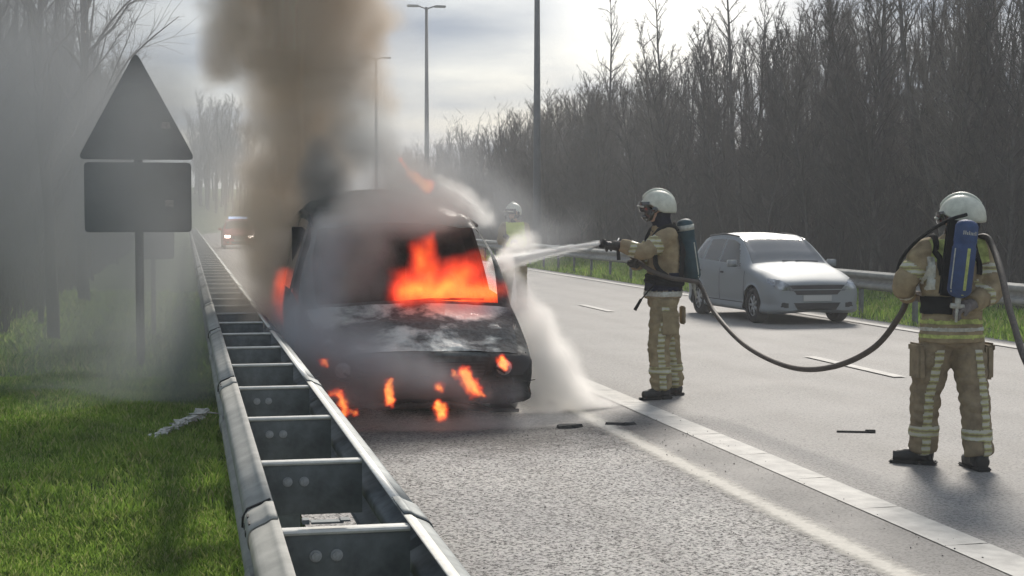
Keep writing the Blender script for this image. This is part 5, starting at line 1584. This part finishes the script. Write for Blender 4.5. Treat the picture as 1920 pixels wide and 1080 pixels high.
o = volume('low_smoke', [((0.170, 15.000, 0.903), (0.038, 14.600, 0.282), 0.388, 0.554, 1), ((-0.059, 14.300, 0.167), (-1.427, 15.000, 0.023), 0.493, 0.440, 0.9), ((-0.283, 16.600, 0.375), (-1.285, 17.000, 0.246), 0.572, 0.586, 0.7)], vol_mat('low_smoke', (.50, .52, .52), 1.1, .1), .08, warp=(1.1, .28), ero=(2.0, .9), gain=1.6, seed=14.2)
tag(o, 'dark low smoke rolling over the grass behind the near guardrail', 'smoke', kind='stuff')
o = volume('tan_veil', [((0.586, 22.000, 1.424), (0.845, 17.000, 0.557), 0.683, 0.645, 1), ((0.875, 26.000, 2.343), (0.721, 24.000, 1.480), 0.807, 0.910, 0.8)], V_tan, .12, warp=(.8, .35), ero=(1.3, .7), gain=1.6, seed=4.7)
tag(o, 'thin tan smoke over the hard shoulder behind the van', 'smoke', kind='stuff')

# fire
FS = [(0, (1.0, .045, .025)), (.45, (1.0, .075, .025)), (.65, (1.0, .13, .022)), (.9, (1.0, .24, .035)), (1.0, (1.0, .34, .06))]
F_big = fire_mat('fire', 9.0, 4.0, FS)
F_small = fire_mat('small_fire', 30.0, 12.0, [(0, (1.0, .04, .025)), (.25, (1.0, .07, .025)), (.5, (1.0, .16, .03)), (.8, (1.0, .36, .07))])
F_veil = fire_mat('veiled_fire', 2.2, 1.0, [(0, (1.0, .07, .04)), (1, (1.0, .13, .06))])
def fire(name, caps, m, label, vox=.028, **kw):
    o = volume(name, caps, m, vox, **kw); return tag(o, label, 'fire', kind='stuff')
fire('windscreen_fire', [((1.788, 13.100, 1.041), (2.156, 13.150, 1.071), 0.163, 0.227, 0.9), ((2.156, 13.150, 1.071), (2.553, 13.150, 1.012), 0.218, 0.118, 0.75), ((1.920, 13.450, 1.036), (2.348, 13.450, 1.032), 0.288, 0.334, 1), ((2.348, 13.450, 1.032), (2.674, 13.400, 1.007), 0.306, 0.166, 1), ((2.070, 13.500, 1.103), (2.038, 13.600, 1.383), 0.256, 0.150, 0.9), ((2.309, 13.500, 1.101), (2.471, 13.600, 1.238), 0.279, 0.188, 0.8), ((2.086, 13.600, 1.336), (2.160, 13.700, 1.524), 0.159, 0.066, 0.7)], F_big,
     'large orange fire filling the windscreen opening of the van', vox=.022, warp=(4.2, .10), ero=(5.5, .95), gain=1.35, zstretch=.7, seed=4.0, power=1.25)
fire('roof_fire', [((2.303, 15.000, 1.966), (2.160, 15.100, 2.108), 0.093, 0.052, 1), ((2.159, 15.100, 2.082), (2.065, 15.100, 2.238), 0.062, 0.026, 0.6)], F_small, 'small tongue of fire on the van roof', vox=.018, warp=(8, .05), ero=(12, .8), gain=2.2)
fire('flank_fire', [((0.950, 15.000, 0.740), (0.925, 15.400, 1.085), 0.155, 0.127, 1)], F_veil, 'dull red fire behind smoke on the left flank of the van', vox=.03, warp=(4, .10), ero=(5, .7), gain=2.0)
sm = [(((1.563, 12.160, 0.224), (1.563, 12.160, 0.381), 0.059, 0.042, 1), 'upright oval flame under the middle of the bumper'), (((2.172, 12.200, 0.437), (2.250, 12.200, 0.297), 0.076, 0.084, 1), 'brightest bumper flame, burning beside the right headlight'),
      (((1.972, 12.200, 0.329), (1.976, 12.200, 0.312), 0.055, 0.055, 1), 'small round flame in the middle of the grille'), (((1.948, 12.050, 0.185), (1.965, 12.050, 0.125), 0.066, 0.075, 1), 'flame licking the road under the bumper'),
      (((2.507, 12.300, 0.516), (2.534, 12.300, 0.463), 0.064, 0.051, 1), 'flame inside the right headlight'), (((1.174, 12.160, 0.276), (1.207, 12.160, 0.136), 0.046, 0.055, 0.9), 'flame dripping at the left corner of the bumper'),
      (((1.136, 12.200, 0.289), (1.187, 12.200, 0.301), 0.055, 0.042, 0.7), 'faint ember glow at the left end of the bumper'), (((1.041, 12.250, 0.557), (1.074, 12.250, 0.514), 0.038, 0.034, 0.8), 'tiny flame on the left front wing'),
      (((2.252, 12.160, 0.302), (2.317, 12.160, 0.248), 0.046, 0.034, 0.8), 'small spill of flame just below the brightest bumper flame'), (((2.085, 12.200, 0.430), (2.120, 12.200, 0.404), 0.029, 0.025, 0.8), 'spark of flame left of the brightest bumper flame'),
      (((1.239, 12.100, 0.172), (1.293, 12.100, 0.154), 0.038, 0.029, 0.8), 'low flame creeping along the road at the left corner of the van')]
for i, (c, lab) in enumerate(sm):
    fire('bumper_flame', [c], F_small, lab, vox=.009, warp=(14, .06), ero=(20, .9), gain=1.7, power=1.2, seed=i * 3.3, pad=.08)

# ---------------------------------------------------------------- water
def water_jet(name, a, b, r0, r1, n, label, seed, drop=.02):
    rg = np.random.default_rng(seed); a = np.array(a); b = np.array(b); d = b - a; Ln = np.linalg.norm(d); d /= Ln
    u = np.cross(d, [0, 0, 1]); u /= np.linalg.norm(u); v = np.cross(d, u)
    segs = []
    for i in range(n):
        t0 = rg.random() ** 1.1 * .96; ln = rg.uniform(.03, .16); t1 = min(1, t0 + ln)
        an = rg.random() * 6.28; q = abs(rg.normal(0, .5))
        def at(t): return a + d * Ln * t + (u * math.cos(an) + v * math.sin(an)) * q * (r0 + (r1 - r0) * t) + np.array([0, 0, drop * 4 * t * (1 - t)])
        segs.append((at(t0), at(t1), rg.uniform(.001, .0025), .0008))
    core = [(a + d * Ln * t + np.array([0, 0, drop * 4 * t * (1 - t)])) for t in np.linspace(0, .75, 8)]
    
    V, F = tubes_np(segs, 5)
    o = link(name, mesh_fast(name, V, F), M['water'], None, True); tag(o, label, 'water', kind='stuff')
m = mat('white_water', (.95, .96, .96), .3, spec=.6); M['water'] = m
t_ = m.node_tree; em_b = t_.nodes['Principled BSDF']
tl_ = N(t_, 'ShaderNodeBsdfTranslucent', i_0=(.95, .96, .96, 1)); mx_ = N(t_, 'ShaderNodeMixShader', i_0=.6); L(t_, em_b.outputs[0], mx_.inputs[1]); L(t_, tl_.outputs[0], mx_.inputs[2]); L(t_, mx_.outputs[0], t_.nodes['Material Output'].inputs[0])
water_jet('water_jet', (3.683, 13.600, 1.443), (2.804, 13.850, 1.257), .018, .075, 420, 'straight white jet of water from the nozzle to the van', 3)
water_jet('roof_spray', (2.876, 15.000, 1.689), (2.537, 15.600, 2.015), .035, .09, 420, 'white streaks of spray along the roof edge of the van', 4)
o = volume('spray_mist', [((3.673, 13.600, 1.443), (3.091, 13.750, 1.331), 0.023, 0.057, 1), ((3.091, 13.750, 1.331), (2.764, 13.850, 1.247), 0.057, 0.105, 1)], vol_mat('spray', (.995, .995, .99), 40.0, .6), .018, warp=(5, .018), ero=(12, .7), gain=1.6)
tag(o, 'fine mist round the straight water jet', 'mist', kind='stuff')
o = volume('roof_mist', [((2.874, 14.800, 1.653), (2.673, 15.000, 1.862), 0.133, 0.176, 0.9), ((2.673, 15.000, 1.862), (2.467, 15.300, 2.009), 0.176, 0.116, 0.8)], vol_mat('spray_loose', (.98, .98, .97), 7.0, .5), .03, warp=(5, .07), ero=(8, 1.0), gain=1.4, seed=3.0)
tag(o, 'burst of white spray where water strikes the roof edge', 'mist', kind='stuff')

# ---------------------------------------------------------------- pale shredded strip in the grass
rg = random.Random(9)
m_ = MB()
a, b = Vector((-.26, 11.75, .05)), Vector((.16, 12.85, .09))
for i in range(60):
    t = i / 60; c = a.lerp(b, t) + Vector((rg.uniform(-.03, .03), rg.uniform(-.06, .06), rg.uniform(-.01, .03)))
    w_ = rg.uniform(.02, .05) * (.7 + .6 * (t > .55)); q = rg.uniform(0, 3)
    d1 = Vector((math.cos(q), math.sin(q), rg.uniform(-.3, .3))) * w_; d2 = Vector((-math.sin(q), math.cos(q), rg.uniform(-.3, .3))) * w_ * 1.3
    m_.add([c - d1, c - d2, c + d1 + Vector((0, 0, .01)), c + d2, c - d1 - Vector((0, 0, .006)), c - d2 - Vector((0, 0, .006)), c + d1, c + d2 - Vector((0, 0, .006))],
           [(0, 1, 2, 3), (7, 6, 5, 4), (0, 4, 5, 1), (1, 5, 6, 2), (2, 6, 7, 3), (3, 7, 4, 0)])
o = m_.build('plastic_strip', mat('dirty_white_plastic', (.55, .55, .50), .7, var=.25, vscale=20))
tag(o, 'pale torn plastic strip lying in the grass beside the guardrail', 'litter')

# grit and small crumbs scattered on the tarmac
rg = np.random.default_rng(6); Vg = []; Fg = []
for i in range(900):
    near = i % 3 == 0
    x = rg.uniform(.9, 3.9) if not near else rg.normal(2.9, .7); y = rg.uniform(4, 13) if not near else rg.normal(11.2, .8)
    s_ = rg.uniform(.002, .006); b0 = len(Vg); c = np.array([x, y, .016 + s_ * .4])
    for q in ((1, 0, 0), (-1, 0, 0), (0, 1, 0), (0, -1, 0), (0, 0, .7), (0, 0, -.7)): Vg.append(tuple(c + np.array(q) * s_ * rg.uniform(.6, 1.4)))
    for a_, b_ in ((0, 2), (2, 1), (1, 3), (3, 0)): Fg += [(b0 + a_, b0 + b_, b0 + 4), (b0 + b_, b0 + a_, b0 + 5)]
o = link('grit', mesh_np('grit', Vg, Fg), mat('dark_grit', (.07, .065, .06), .9, var=.6, vscale=3)); tag(o, 'dark grit and crumbs scattered over the tarmac', 'grit', kind='stuff')

# ---------------------------------------------------------------- air
m_ = MB(); m_.box((50, 470, 9.0), (1700, 1150, 22))
hz = m_.build('haze', None); hm = bpy.data.materials.new('haze'); hm.use_nodes = True
for n_ in list(hm.node_tree.nodes): hm.node_tree.nodes.remove(n_)
pv = N(hm.node_tree, 'ShaderNodeVolumePrincipled'); pv.inputs['Color'].default_value = (.93, .95, .97, 1); pv.inputs['Density'].default_value = .0022; pv.inputs['Anisotropy'].default_value = .2
L(hm.node_tree, pv.outputs[0], N(hm.node_tree, 'ShaderNodeOutputMaterial').inputs['Volume'])
hz.data.materials.append(hm); tag(hz, 'thin grey haze in the air over the whole road', 'haze', kind='stuff')
